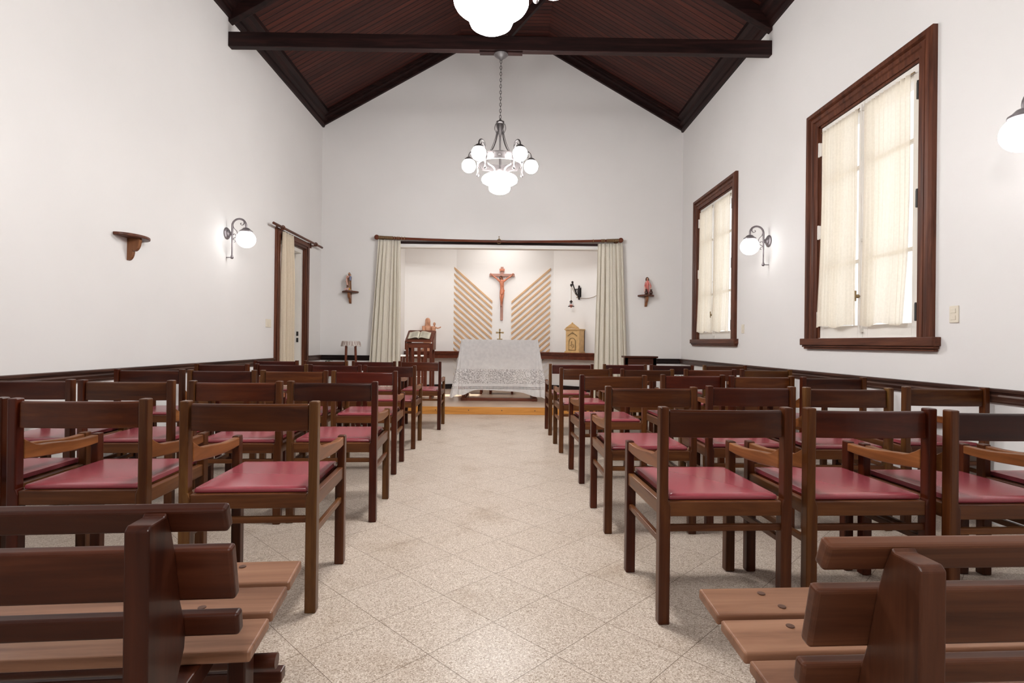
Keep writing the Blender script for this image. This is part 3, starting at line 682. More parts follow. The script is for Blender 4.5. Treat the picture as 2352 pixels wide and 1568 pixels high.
MB().lathe([(.12, 0), (.12, .03), (.10, .04)], 24).build('base', CARVED, s, smooth=40)

# ------------------------------------------------------------------ slat panels
def clip_half(poly, ax, lim, keep):
    out = []
    for i in range(len(poly)):
        a, b = poly[i], poly[(i+1) % len(poly)]; ia, ib = keep*(a[ax]-lim) >= 0, keep*(b[ax]-lim) >= 0
        if ia: out.append(a)
        if ia != ib:
            t = (lim-a[ax])/(b[ax]-a[ax]); out.append((a[0]+(b[0]-a[0])*t, a[1]+(b[1]-a[1])*t))
    return out
YS = 10.95
def slats(xo, xi, zmin, zmax, mat, label, sl_name):
    r = thing('slat_panel', label, 'wall panel', ((xo+xi)/2, YS, zmin), 0, 'diagonal slat panels'); x_c, z_c = (xo+xi)/2, zmin
    k = 0; w = abs(xi-xo); th = .046
    while True:
        z0 = 2.55 - .1245*k; k += 1
        if z0 < zmin: break
        poly = [(xo, z0), (xi, z0-w*.875), (xi, z0-w*.875-th), (xo, z0-th)]
        poly = clip_half(clip_half(poly, 1, zmin, 1), 1, zmax, -1) if len(poly) > 2 else []
        if len(poly) < 3: continue
        MB().prism([(x-x_c, z-z_c) for x, z in poly], -.026, -.003, 'y').build(sl_name, mat, r)
    return r
slats(-1.083, -.312, .862, 2.6, SLATW, 'pale wood diagonal slats slanting down to the right, left of the crucifix', 'slat')
slats(.852, .072, .862, 2.6, SLATW, 'pale wood diagonal slats slanting down to the left, right of the crucifix', 'slat')
slats(-1.083, -.312, .205, .718, WHITEP, 'white diagonal slats below the shelf, left half behind the altar', 'slat')
slats(.852, .072, .205, .718, WHITEP, 'white diagonal slats below the shelf, right half behind the altar', 'slat')

# ------------------------------------------------------------------ crucifix
c = thing('crucifix', 'wooden crucifix with red carved figure hanging between the slat panels', 'crucifix', (-.122, YS-.005, 1.488))
MB().box((-.028, -.036, 0), (.028, -.004, 1.07)).build('upright', CROSSW, c, bevel=.003)
MB().box((-.25, -.050, .876), (.252, -.014, .930)).build('crossbar', CROSSW, c, bevel=.003)
mb = MB().box((-.052, -.056, .985), (.052, -.036, 1.03)); mb.box((-.046, -.055, .962), (-.034, -.04, .99)); mb.box((.034, -.055, .962), (.046, -.04, .99)); mb.build('title_board', CORPUS, c, bevel=.004)
def skinned(name, verts, edges, radii, mat, parent, root=0, sub=2):
    me = bpy.data.meshes.new(name); me.from_pydata(verts, edges, []); o = bpy.data.objects.new(name, me); COL.objects.link(o); o.parent = parent
    m = o.modifiers.new('skin', 'SKIN'); m.use_smooth_shade = True
    for i, q in enumerate(radii):
        d_ = me.skin_vertices[0].data[i]; d_.radius = (q, q) if not isinstance(q, tuple) else q; d_.use_root = (i == root)
    s_ = o.modifiers.new('sub', 'SUBSURF'); s_.levels = sub; s_.render_levels = sub
    me.materials.append(mat); return o
V = [(.005,-.085,.50),(.005,-.085,.58),(0,-.09,.66),(-.004,-.092,.75),(-.008,-.095,.815),(-.012,-.105,.845),(-.022,-.112,.875),
     (.055,-.088,.795),(.12,-.075,.84),(.185,-.066,.90),(.212,-.064,.925),(-.062,-.088,.795),(-.122,-.075,.84),(-.182,-.066,.905),(-.210,-.064,.93),
     (.024,-.088,.475),(.020,-.112,.34),(.002,-.088,.22),(-.008,-.075,.155),(-.01,-.095,.125),
     (-.018,-.088,.475),(-.022,-.116,.345),(-.012,-.10,.22),(-.014,-.085,.15),(-.016,-.103,.12)]
def zmap(z): return .30 + (z-.12)*.724
V = [(x, y, zmap(z) if i not in (9, 10, 13, 14) else (.885 if i in (9, 13) else .912)) for i, (x, y, z) in enumerate(V)]
V[8] = (.12,-.075,.842); V[12] = (-.122,-.075,.842)
Ed = [(0,1),(1,2),(2,3),(3,4),(4,5),(5,6),(3,7),(7,8),(8,9),(9,10),(3,11),(11,12),(12,13),(13,14),(0,15),(15,16),(16,17),(17,18),(18,19),(0,20),(20,21),(21,22),(22,23),(23,24)]
Rr = [(.042,.032),(.036,.026),(.040,.029),(.048,.032),(.019,.017),(.015,.015),(.023,.026),.023,.017,.012,.011,.023,.017,.012,.011,.026,.021,.018,.011,.011,.026,.021,.018,.011,.011]
fig = skinned('carved_figure', V, Ed, Rr, CORPUS, c)
mb = MB()
for sx, hx, hz in ((1, .217, .918), (-1, -.216, .918)):
    for k in range(4):
        a = rad(90 - sx*(18*k - 8)); L = .028 - .003*abs(k-1.5)
        mb.tube([(hx+.004*(k-1.5), -.066, hz), (hx+.005*(k-1.5)+L*.6*cos(a), -.070, hz+L*.6*sin(a)), (hx+.004*(k-1.5)+L*cos(a), -.077, hz+L*.85*sin(a))], [.0042, .0036, .003], 8)
    mb.tube([(hx-sx*.008, -.066, hz-.006), (hx-sx*.019, -.075, hz+.006)], [.0045, .0034], 8)
mb.build('fingers', CORPUS, fig, smooth=70)
zh = zmap(.875)
mb = MB(); mb.sphere((-.026, -.138, zh-.006), (.005, .008, .009), 10, 8); mb.sphere((-.034, -.135, zh+.003), .0045, 8, 6); mb.sphere((-.014, -.136, zh+.003), .0045, 8, 6); mb.tube([(-.033, -.133, zh-.018), (-.018, -.134, zh-.018)], .003, 8); mb.build('face', CORPUS, fig, smooth=70)
mb = MB().sphere((-.020, -.106, zh+.012), (.027, .027, .025), 18, 12)
for k in range(16):
    a = 2*pi*k/16; mb.sphere((-.02+.026*cos(a), -.110+.026*sin(a), zh+.017), .007, 8, 6)
for sx in (-1, 1): mb.tube([(-.02+sx*.020, -.108, zh+.010), (-.02+sx*.027, -.112, zh-.012), (-.018+sx*.027, -.108, zh-.04)], [.009, .010, .005], 10)
mb.sphere((-.026, -.13, zh-.028), (.012, .009, .013), 10, 8); mb.build('hair_and_crown', HAIRW, c, smooth=70)
mb = MB().loft([[((.047+q)*cos(2*pi*j/24)*1.0+.003, (.044+q)*sin(2*pi*j/24)-.090, z+.006*sin(2*j)) for j in range(24)] for z, q in ((.515, -.002), (.54, -.001), (.57, -.003), (.60, -.006))]); mb.sphere((.046, -.10, .585), (.013, .015, .022), 10, 8); mb.build('loincloth', CORPUS, c, smooth=60)
MB().box((-.030, -.118, .278), (.004, -.035, .290)).build('foot_rest', CROSSW, c, bevel=.002)

# ------------------------------------------------------------------ altar, cloth, cross
AX0, AX1, AY0, AY1 = -.72, .475, 8.69, 9.36
a = thing('altar_table', 'slatted wooden altar table under the white lace cloth', 'altar', ((AX0+AX1)/2, (AY0+AY1)/2, PZ)); hw, hd = (AX1-AX0)/2, (AY1-AY0)/2
MB().box((-hw-.01, -hd-.01, .94), (hw+.01, hd+.01, .975)).build('table_top', LX, a, bevel=.004)
MB().box((-hw+.02, -hd+.02, .64), (hw-.02, -hd+.04, .94)).build('front_apron', LX, a, bevel=.003)
MB().box((-hw+.02, hd-.04, .64), (hw-.02, hd-.02, .94)).build('rear_apron', LX, a, bevel=.003)
for sx in (-1, 1):
    for sy in (-1, 1):
        MB().box((sx*(hw-.03)-.03, sy*(hd-.03)-.03, .05), (sx*(hw-.03)+.03, sy*(hd-.03)+.03, .94)).build('leg', LZ, a, bevel=.003)
    for k in range(3):
        y = -hd+.15+k*(2*hd-.3)/2; MB().box((sx*(hw-.03)-.012, y-.03, .05), (sx*(hw-.03)+.012, y+.03, .94)).build('side_slat', LZ, a, bevel=.002)
    MB().box((sx*(hw-.03)-.045, -hd-.02, 0), (sx*(hw-.03)+.045, hd+.02, .05)).build('foot_rail', LX, a, bevel=.004)
MB().box((-hw+.05, -hd, .0), (hw-.05, -hd+.06, .048)).build('stretcher', LX, a, bevel=.004)
# cloth: object origin on room floor so the lace bands read heights directly
TZ = 1.085
def cloth_fn():
    x0, x1, y0, y1 = AX0-.015, AX1+.015, AY0-.015, AY1+.015; rr = .012
    per = []
    def seg(p, q, n): return [(p[0]+(q[0]-p[0])*i/n, p[1]+(q[1]-p[1])*i/n) for i in range(n)]
    for (cx, cy, a0) in ((x1-rr, y0+rr, -90), (x1-rr, y1-rr, 0), (x0+rr, y1-rr, 90), (x0+rr, y0+rr, 180)):
        pass
    corners = [((x0+rr, y0), (x1-rr, y0), (x1-rr, y0+rr), -90, 44), ((x1, y0+rr), (x1, y1-rr), (x1-rr, y1-rr), 0, 22), ((x1-rr, y1), (x0+rr, y1), (x0+rr, y1-rr), 90, 44), ((x0, y1-rr), (x0, y0+rr), (x0+rr, y0+rr), 180, 22)]
    for p, q, c_, a0, n in corners:
        per += seg(p, q, n); per += [(c_[0]+rr*cos(rad(a0+90*i/8)), c_[1]+rr*sin(rad(a0+90*i/8))) for i in range(8)]
    return per
per = cloth_fn(); n = len(per); nv = 24; cxm, cym = (AX0+AX1)/2, (AY0+AY1)/2
vs, fs = [], []
for j in range(nv+1):
    t = j/nv
    for i, (x, y) in enumerate(per):
        px, py = per[i-1]; qx, qy = per[(i+1) % n]; tx, ty = qx-px, qy-py; L = math.hypot(tx, ty); nx, ny = ty/L, -tx/L
        dx = min(abs(x-AX0), abs(x-AX1)); dy = min(abs(y-AY0), abs(y-AY1)); cor = math.exp(-((dx/.16)**2 + (dy/.16)**2))
        side = abs(nx) > .7
        fx = (x-AX0)/(AX1-AX0)
        L_ = (.795 + .055*max(0, fx)**1.6 + .035*math.exp(-((fx-.02)/.08)**2)) if not side else .72 + .16*cor
        L_ = .30 + .05*cor if ny > .7 else L_ + .05*cor
        fl = t*(.012 + .105*cor + (.05 if side else 0)) + t*.012*sin(i*.55) * (1.6 if side else .7) + t*t*.02*sin(i*1.7)*(cor+(.6 if side else 0))
        vs.append((x+nx*fl, y+ny*fl, TZ - t*L_))
for j in range(nv):
    for i in range(n): k = (i+1) % n; fs.append((j*n+i, j*n+k, (j+1)*n+k, (j+1)*n+i))
fs.append(tuple(range(n)))
tag(MB().add(vs, fs).build('altar_cloth', LACE, smooth=60), 'white lace cloth draped over the altar table', 'altar cloth')
c = thing('altar_cross', 'small brass cross standing on the lace covered altar', 'cross', (-.128, 9.06, TZ+.002))
MB().box((-.045, -.03, 0), (.045, .03, .016)).build('base', BRASS, c, bevel=.003)
mb = MB().box((-.013, -.008, .016), (.013, .008, .165)); mb.box((-.05, -.008, .105), (.05, .008, .128))
for x, z in ((-.05, .1165), (.05, .1165), (0, .165)): mb.box((x-.015, -.009, z-.015), (x+.015, .009, z+.015))
mb.build('cross_body', BRASS, c, bevel=.002)

# stools behind the altar
def stool(x, y, rz, label):
    r = thing('low_stool', label, 'stool', (x, y, PZ), rz, 'low stools behind the altar')
    MB().box((-.23, -.18, .39), (.23, .18, .425)).build('seat', LX, r, bevel=.006)
    MB().box((-.21, -.16, .20), (.21, .16, .39)).build('apron', LX, r, bevel=.003)
    for sx in (-1, 1):
        for sy in (-1, 1): MB().box((sx*.195-.02, sy*.145-.02, 0), (sx*.195+.02, sy*.145+.02, .39)).build('leg', LZ, r, bevel=.003)
stool(-.10, 9.95, 0, 'low dark wooden stool seen through the lace at mid altar')
stool(-.66, 9.95, 0, 'low dark wooden stool seen through the lace at left of altar')

# ------------------------------------------------------------------ lectern, book
l = thing('lectern', 'slatted reddish wood lectern with open book, left of the altar', 'lectern', (-1.45, 8.93, PZ))
W2 = .215; zf, zr_ = .925, 1.11
for sx in (-1, 1):
    MB().prism([(0, 0), (.055, 0), (.055, zf-.02), (0, zf-.02)], sx*W2-(.04 if sx > 0 else 0), sx*W2+(.04 if sx < 0 else 0), 'x').build('front_stile', LZ, l, bevel=.003)
    MB().prism([(.28, 0), (.335, 0), (.335, zf+.1), (.28, zf+.1)], sx*W2-(.04 if sx > 0 else 0), sx*W2+(.04 if sx < 0 else 0), 'x').build('rear_stile', LZ, l, bevel=.003)
    MB().prism([(0, .80), (.335, .80), (.36, zr_+.01), (.335, zr_+.01), (0, zf+.012)], sx*(W2+.001), sx*(W2+.019), 'x').build('side_panel', LZ, l, bevel=.003)
    MB().box((sx*W2-.02, .0, .03), (sx*W2+.02, .335, .08)).build('foot_rail', LX, l, bevel=.003)
MB().box((-W2+.04, .01, .83), (W2-.04, .03, zf-.01)).build('front_panel', LX, l, bevel=.003)
for k in range(3): MB().box((-.105+k*.105-.027, .012, .08), (-.105+k*.105+.027, .028, .83)).build('slat', LZ, l, bevel=.002)
MB().box((-W2+.04, .012, .04), (W2-.04, .028, .08)).build('lower_rail', LX, l, bevel=.002)
MB().prism([(-.02, zf), (.345, zr_), (.345, zr_+.018), (-.02, zf+.018)], -W2, W2, 'x').build('desk_board', LX, l, bevel=.003)
MB().prism([(-.03, zf), (-.012, zf), (-.012, zf+.035), (-.03, zf+.035)], -W2+.01, W2-.01, 'x').build('book_ledge', LX, l, bevel=.002)
b = thing('open_book', 'large open book lying on the sloping lectern', 'book', (-1.462, 8.955, PZ+zf+.044)); b.rotation_euler = (math.atan2(zr_-zf, .365), 0, 0)
MB().box((-.185, .0, 0), (.185, .245, .006)).build('cover', HAIRW, b, bevel=.002)
for sx in (-1, 1):
    mb = MB().grid(lambda u, v: (sx*(.003+.175*u), .005+.235*v, .012+.026*sin(pi*min(1, u*1.15)**.6)*(1-.35*u)), 16, 2)
    pg = mb.build('page_block', PAPER, b, smooth=80, solid=.006)
    mb = MB()
    for cxx in (.05, .11):
        for i in range(17):
            y = .03+.011*i
            mb.grid(lambda u, v: (sx*(cxx-.022+.05*u), y+.004*v, .0165+.026*sin(pi*min(1, (cxx-.022+.05*u-.003)/.175*1.15)**.6)*(1-.35*(cxx-.022+.05*u-.003)/.175)), 5, 1)
    mb.build('print', INK, pg)

# credence table
t = thing('side_table', 'small table with white top at the left alcove wall behind the lectern', 'table', (-1.70, 9.83, PZ), 0)
MB().box((-.22, -.16, .665), (.22, .16, .69)).build('table_top', WHITEP, t, bevel=.004)
MB().box((-.18, -.12, .29), (.18, .12, .305)).build('lower_shelf', WHITEP, t, bevel=.003)
for sx in (-1, 1):
    for sy in (-1, 1): MB().box((sx*.19-.018, sy*.13-.018, 0), (sx*.19+.018, sy*.13+.018, .665)).build('leg', LZ, t, bevel=.003)

# ------------------------------------------------------------------ tabernacle
sn = Vector((-.594, -.805, 0)); wp = Vector((1.385, 10.606, .858)); p = wp + sn*.135
t = thing('tabernacle', 'gilded wooden tabernacle with carved crest on the shelf right of the altar', 'tabernacle', tuple(p), -math.atan2(.594, .805))
MB().box((-.145, -.10, .03), (.145, .105, .435)).build('body', GOLD, t, bevel=.004)
mb = MB().box((-.165, -.12, 0), (.165, .11, .022)); mb.box((-.155, -.11, .022), (.155, .107, .035)); mb.build('plinth', GOLD, t, bevel=.004)
mb = MB().box((-.155, -.11, .425), (.155, .107, .44)); mb.box((-.168, -.123, .44), (.168, .11, .458)); mb.build('cornice', GOLD, t, bevel=.004)
MB().box((-.149, .105, .0), (.149, .125, .45)).build('back_board', HAIRW, t)
mb = MB()
for k in range(-6, 7):
    x = k*.021; h = .095*(1-(abs(k)/6.5)**1.4) + .012
    mb.sphere((x, -.105, .458+h*.55), (.013, .010, h*.55), 10, 8)
    mb.tube([(x+.011*cos(q), -.112, .458+h*.8+.011*sin(q)) for q in [i*pi/5 for i in range(10)]], .004, 6, closed=True)
mb.strip(crom([(-.15, -.11, .462), (-.12, -.11, .49), (-.08, -.11, .50), (-.05, -.11, .53), (0, -.11, .555), (.05, -.11, .53), (.08, -.11, .50), (.12, -.11, .49), (.15, -.11, .462)]), .012, .010, (0,1,0)); mb.sphere((0, -.11, .565), (.018, .012, .022), 12, 8)
mb.build('crest', GOLD, t, smooth=60)
def arch(w, z0, zs):
    return [(-w, z0), (w, z0)] + [(w*cos(rad(q)), zs+w*sin(rad(q))) for q in range(0, 181, 12)]
d2 = MB().prism(arch(.062, .055, .21), -.108, -.099, 'y').build('door', GOLD, t, bevel=.002)
MB().tube([(x, -.108, z) for x, z in arch(.072, .05, .21)], .006, 8, closed=True).build('door_frame', BRASS, t, smooth=60)
mb = MB().strip(crom([(-.10, -.104, .32), (-.07, -.106, .345), (-.05, -.106, .355), (-.02, -.106, .375), (0, -.106, .365), (.02, -.106, .375), (.05, -.106, .355), (.07, -.106, .345), (.10, -.104, .32)]), .010, .012, (0,1,0))
for x, z, q in ((0, .385, .016), (-.03, .372, .013), (.03, .372, .013), (-.06, .352, .011), (.06, .352, .011)): mb.sphere((x, -.105, z), (q, .007, q), 10, 8)
mb.build('garland', BRASS, t, smooth=60)
mb = MB().strip(crom([(0, -.11, .09), (.03, -.112, .11), (.028, -.112, .15), (0, -.112, .165), (-.02, -.112, .15), (-.012, -.112, .125), (.012, -.112, .13)]), .008, .008, (0,1,0)); mb.tube([(-.012, -.112, .16), (-.014, -.112, .21)], .006, 8); mb.sphere((-.01, -.11, .21), .010, 8, 6); mb.tube([(-.05, -.112, .14), (-.02, -.112, .14)], .004, 8); mb.build('emblem', BRASS, d2, smooth=60)

# ------------------------------------------------------------------ hanging sanctuary lamp
wp = Vector((1.40, 10.595, 2.03)); ang = math.atan2(sn.y, sn.x)
h = thing('sanctuary_lamp', 'black iron bracket lamp on a chain above the gilded tabernacle', 'hanging lamp', tuple(wp), ang)
mb = MB().lathe([(.012, -.14), (.02, -.12), (.014, -.105), (.026, -.085), (.026, .085), (.014, .10), (.02, .12), (.006, .14)], 14, M=TR((.026, 0, 0))); mb.box((0, -.035, -.09), (.014, .035, .09)); mb.build('wall_mount', IRON, h, smooth=35)
mb = MB().tube(crom([(.03, 0, -.055), (.10, 0, -.05), (.16, 0, -.01), (.22, 0, .07), (.285, 0, .165)]), .011, 10); mb.tube([(.03, 0, .06), (.15, 0, .055), (.20, 0, .045)], .009, 10)
for x in (.07, .115, .16): mb.tube([(x, 0, -.05), (x, 0, .06)], .008, 8)
mb.sphere((.288, 0, .175), .022); mb.tube([(.27, 0, .15), (.305, 0, .14), (.325, 0, .125)], .008, 8); mb.lathe([(.026, -.012), (.030, 0), (.026, .012)], 16, M=TR((.328, 0, .115), rx=pi/2)); mb.build('bracket_arm', IRON, h, smooth=45)
mb = MB()
for i in range(15):
    z = .10-.019*i; mb.tube([((.006*cos(q) if i % 2 else 0)+.33, (.006*cos(q) if not i % 2 else 0), z+.011*sin(q)) for q in [k*pi/5 for k in range(10)]], .0022, 6, closed=True)
mb.build('chain', BRASS, h, smooth=60)
mb = MB().lathe([(.006, -.17), (.03, -.195), (.034, -.202), (.012, -.215), (.02, -.235)], 16, M=TR((.33, 0, 0)))
for k in range(3):
    q = k*2*pi/3+.4; mb.tube([(.33+.028*cos(q), .028*sin(q), -.20), (.33+.048*cos(q), .048*sin(q), -.285)], .0025, 6)
mb.tube([(.33+.05*cos(q), .05*sin(q), -.285) for q in [k*pi/10 for k in range(20)]], .006, 8, closed=True)
for k in range(10):
    q = k*2*pi/10; mb.sphere((.33+.052*cos(q), .052*sin(q), -.288), .009, 8, 6)
mb.build('lamp_holder', IRON, h, smooth=50)
RED = plain('rose_glass', (.65,.22,.17), .25); MB().lathe([(.026, -.255), (.03, -.27), (.026, -.29), (.014, -.31), (.002, -.315)], 18, M=TR((.33, 0, 0))).build('glass_cup', RED, h, smooth=50)
mb = MB(); P = crom([(.325, 0, .10), (.20, 0, -.02), (.08, 0, -.085), (.02, -.05, -.10), (.025, .17, -.12), (.03, .32, -.10), (.03, .45, -.03)], 14)
mb.tube(P, .0045, 6); mb.build('pull_cord', BRASS, h, smooth=60)

# ------------------------------------------------------------------ stand with doily, plants, kneeler
s = thing('plant_stand', 'tall thin legged stand with white crocheted cover in the left corner', 'stand', (-2.445, 8.52, 0)); s.scale = (1, 1, 1.045)
MB().lathe([(.115, .955), (.12, .97), (.115, .985)], 24).build('stand_top', LX, s, smooth=40)
for k in range(4):
    q = pi/4+k*pi/2+.25; MB().tube([(.135*cos(q), .135*sin(q), 0), (.095*cos(q), .095*sin(q), .96)], [.014, .017], 10).build('leg', LZ, s, smooth=50)
MB().tube([(.12*cos(q), .12*sin(q), .35) for q in [k*pi/12 for k in range(24)]], .008, 8, closed=True).build('ring', LX, s, smooth=60)
DOILY = cloth('crochet_white', (.72,.66,.62), .2, weave=90); 
def dfn(u, v):
    q = 2*pi*u
    if v < .4: rr, z = .128*v/.4, .992
    else: k = (v-.4)/.6; rr, z = .128+.014*k+.012*k*sin(q*11), .992-.075*k+.006*sin(q*16)*k
    return (rr*cos(q), rr*sin(q), z)
o = MB().grid(dfn, 96, 10).build('crochet_cover', DOILY, None, smooth=80, solid=.003); o.location = (-2.445, 8.52, 0); o.scale = (1, 1, 1.045); tag(o, 'white crocheted doily with ruffled rim on the thin legged stand', 'doily')
CUP = cloth('dotted_ruffle', (.45,.33,.30), .1)
mb = MB()
for k in range(22):
    q = 2*pi*k/22; mb.strip([(.136*cos(q), .136*sin(q), .985), (.150*cos(q), .150*sin(q), .935)], .010, .003, (-sin(q), cos(q), 0))
mb.build('ruffle_stripes', CUP, o)
def plant(loc, h, r_, nl, label, seed):
    rnd = random.Random(seed); p = thing('potted_plant', label, 'plant', loc, 0, 'potted plants on the floor')
    MB().lathe([(.07, 0), (.095, .16), (.105, .165), (.105, .19), (.09, .19), (.085, .15)], 24).build('pot', POT, p, smooth=40)
    MB().lathe([(.085, .165), (.02, .172)], 20).build('soil', HAIRW, p)
    ml, ms = MB(), MB()
    for i in range(nl):
        q = rnd.uniform(0, 6.28); zz = h*rnd.uniform(.72, .97); rr = r_*rnd.uniform(.15, 1); b_ = Vector((rr*cos(q), rr*sin(q), zz))
        ms.tube(crom([(.02*cos(q), .02*sin(q), .16), (.5*rr*cos(q), .5*rr*sin(q), .16+(zz-.16)*.6), tuple(b_)], 4), .003, 5)
        d_ = Vector((cos(q), sin(q), rnd.uniform(-.4, .8))).normalized(); w_ = d_.cross(Vector((0, 0, 1))).normalized(); L = rnd.uniform(.045, .075)
        ml.grid(lambda u, v: tuple(b_ + d_*(L*v) + w_*((u-.5)*.035*sin(pi*min(.98, .08+v*.9))) + Vector((0, 0, -.02*v*v+.01*abs(u-.5)))), 2, 5)
    ml.build('leaves', LEAF, p, smooth=60); ms.build('stems', LEAF, p, smooth=60)
plant((-2.86, 8.62, 0), .755, .075, 34, 'small green potted plant at the foot of the left corner wall', 5)
plant((2.62, 8.2, 0), .60, .06, 16, 'small potted plant behind the chairs near the right corner', 9)
k = thing('prayer_kneeler', 'dark wooden prayer kneeler with flat top behind the right chairs', 'kneeler', (1.885, 7.72, 0))
MB().box((-.235, -.11, .845), (.235, .13, .87)).build('arm_rest', BX, k, bevel=.005)
MB().box((-.225, -.06, .745), (.225, -.035, .845)).build('front_apron', BX, k, bevel=.003)
for sx in (-1, 1):
    MB().box((sx*.20-.025, -.06, 0), (sx*.20+.025, .0, .845)).build('leg', BZ, k, bevel=.004)
    MB().box((sx*.20-.02, -.45, .0), (sx*.20+.02, .0, .06)).build('foot_rail', BX, k, bevel=.004)
MB().box((-.22, -.45, .16), (.22, -.22, .19)).build('kneeling_board', BX, k, bevel=.004)
for sx in (-1, 1): MB().box((sx*.19-.02, -.42, .06), (sx*.19+.02, -.25, .16)).build('board_support', BZ, k, bevel=.003)

# ------------------------------------------------------------------ chairs
CW = .506; LG = .042; h2 = CW/2
def leg_mb(sx, y0, top, rear):
    xo = sx*h2; xi = sx*(h2-LG); xu = sx*(h2-LG+.009); y1 = y0+LG
    def ring(z, xin, c): 
        lo, hi = min(xo, xin), max(xo, xin)
        return [(lo, y0, z), (hi, y0, z), (hi, y1, z), (lo, y1, z)]
    return MB().loft([ring(z, x, 0) for z, x in ((0, xi), (.425, xi), (.44, xi), (.462, xu), (top-.02, xu), (top, xu))])
def make_chair(label):
    r = thing('armchair', label, 'chair', (0,0,0), 0, 'wooden armchairs with red seat pads in rows')
    for sx in (-1, 1):
        leg_mb(sx, 0, .807, True).build('leg', WZ, r, bevel=.0045)
        leg_mb(sx, .46, .598, False).build('leg', WZ, r, bevel=.0045)
    # curved back rail
    xi = h2-LG+.005; rings = []
    for i in range(13):
        u = -1+i/6; x = xi*u; b = -.016*(1-u*u)
        rings.append([(x, .010+b, .694), (x, .032+b, .694), (x, .034+b, .790), (x, .028+b, .796), (x, .018+b, .796), (x, .011+b, .790)])
    MB().loft(rings).build('backrest', WX, r, bevel=.003)
    # armrests
    pr_top = [(.462, .592), (.40, .590), (.33, .592), (.25, .600), (.19, .607), (.13, .611), (.10, .618), (.07, .632), (.042, .648)]
    pr_bot = [(.042, .570), (.10, .564), (.19, .556), (.30, .550), (.40, .551), (.462, .555)]
    for sx in (-1, 1):
        xa, xb = sx*(h2-.004), sx*(h2-.034)
        MB().prism(pr_top+pr_bot, min(xa, xb), max(xa, xb), 'x').build('armrest', ARMW, r, bevel=.004)
    for y in (.006, .468): MB().box((-h2+LG-.004, y, .400), (h2-LG+.004, y+.026, .455)).build('seat_rail', SRX, r, bevel=.004)
    for sx in (-1, 1):
        xa, xb = sx*(h2-.006), sx*(h2-.034)
        MB().box((min(xa, xb), LG-.004, .398), (max(xa, xb), .464, .452)).build('seat_rail', SRY, r, bevel=.004)
        xa, xb = sx*(h2-.011), sx*(h2-.031)
        MB().box((min(xa, xb), LG-.004, .288), (max(xa, xb), .464, .312)).build('stretcher', SRY, r, bevel=.003)
    MB().box((-h2+LG-.004, .010, .343), (h2-LG+.004, .030, .367)).build('stretcher', SRX, r, bevel=.003)
    MB().box((-h2+LG, .030, .441), (h2-LG, .470, .4535)).build('seat_panel', WX, r)
    # pad
    def fn(z, e): 
        a, b = h2-.038-e, 0
        y0, y1 = .026+e, .498-e; c = .03
        P = []
        n1 = .06
        for cx_, cy_, a0 in ((a-.012, y0+.012, -90), (a-.012, y1-.012, 0), (-a+.012, y1-.012, 90), (-a+.012, y0+.012, 180)):
            P += [(cx_+.012*cos(rad(a0+q)), cy_+.012*sin(rad(a0+q)), z) for q in (0, 30, 60, 90)]
        # notch the corners round the legs
        return [(max(-h2+.046, min(h2-.046, x)) if (y > .458 or y < .044) else x, y, z) for x, y, z in P]
    MB().loft([fn(.4556, .004), fn(.4575, .001), fn(.464, 0), fn(.470, .001), fn(.4735, .005), fn(.4755, .03)]).build('seat_pad', VINYL, r, smooth=60)
    return r
ROWS = {'L1': [(-.972,2.06,4),(-1.638,2.09,4),(-2.185,2.08,4)], 'L2': [(-.996,3.11,3.5),(-1.524,3.06,3.5),(-2.122,3.04,3.5),(-2.677,3.03,3.5)],
 'L3': [(-1.108,4.23,3.5),(-1.642,4.20,3.5),(-2.176,4.16,3.5),(-2.728,4.16,3.5)], 'L4': [(-1.132,5.25,1.5),(-1.671,5.28,1.5),(-2.197,5.30,1.5),(-2.722,5.2,1.5)],
 'L5': [(-1.029,6.41,1),(-1.546,6.31,1),(-2.10,6.30,1),(-2.653,6.25,1)], 'R1': [(.824,2.02,2.5),(1.384,2.04,2.5),(1.900,2.01,2.5),(2.46,2.02,2.5)],
 'R2': [(.795,2.97,.8),(1.391,3.07,.8),(1.936,3.05,.8),(2.60,3.18,.8)], 'R3': [(.795,4.03,3),(1.444,4.19,3),(1.957,4.14,3),(2.475,4.08,3)],
 'R4': [(.753,5.15,2),(1.319,5.08,2),(1.952,5.19,2),(2.52,5.25,2)], 'R5': [(.726,6.12,1),(1.355,6.22,1),(1.888,6.20,1),(2.515,6.24,1)]}
RN = {'1': 'row nearest the benches', '2': 'second row from benches', '3': 'middle row', '4': 'second row from altar', '5': 'row nearest the altar'}
CN = ['aisle seat', 'second from aisle', 'third from aisle', 'wall seat']
first = None
for key, lst in ROWS.items():
    for i, (x, y, a) in enumerate(lst):
        side = 'left' if key[0] == 'L' else 'right'
        cn = 'at the left photo edge, third from the aisle' if (key == 'L1' and i == 2) else CN[i]
        lab = 'wooden armchair, red pad, %s, %s, %s of aisle' % (cn, RN[key[1]], side)
        if key == 'L1' and i == 2: lab = 'wooden armchair with red pad cut by the left photo edge, row nearest the benches'
        if first is None:
            first = make_chair(lab); first.location = (x, y, 0); first.rotation_euler = (0, 0, rad(a))
        else: dup(first, (x, y, 0), rad(a), lab)

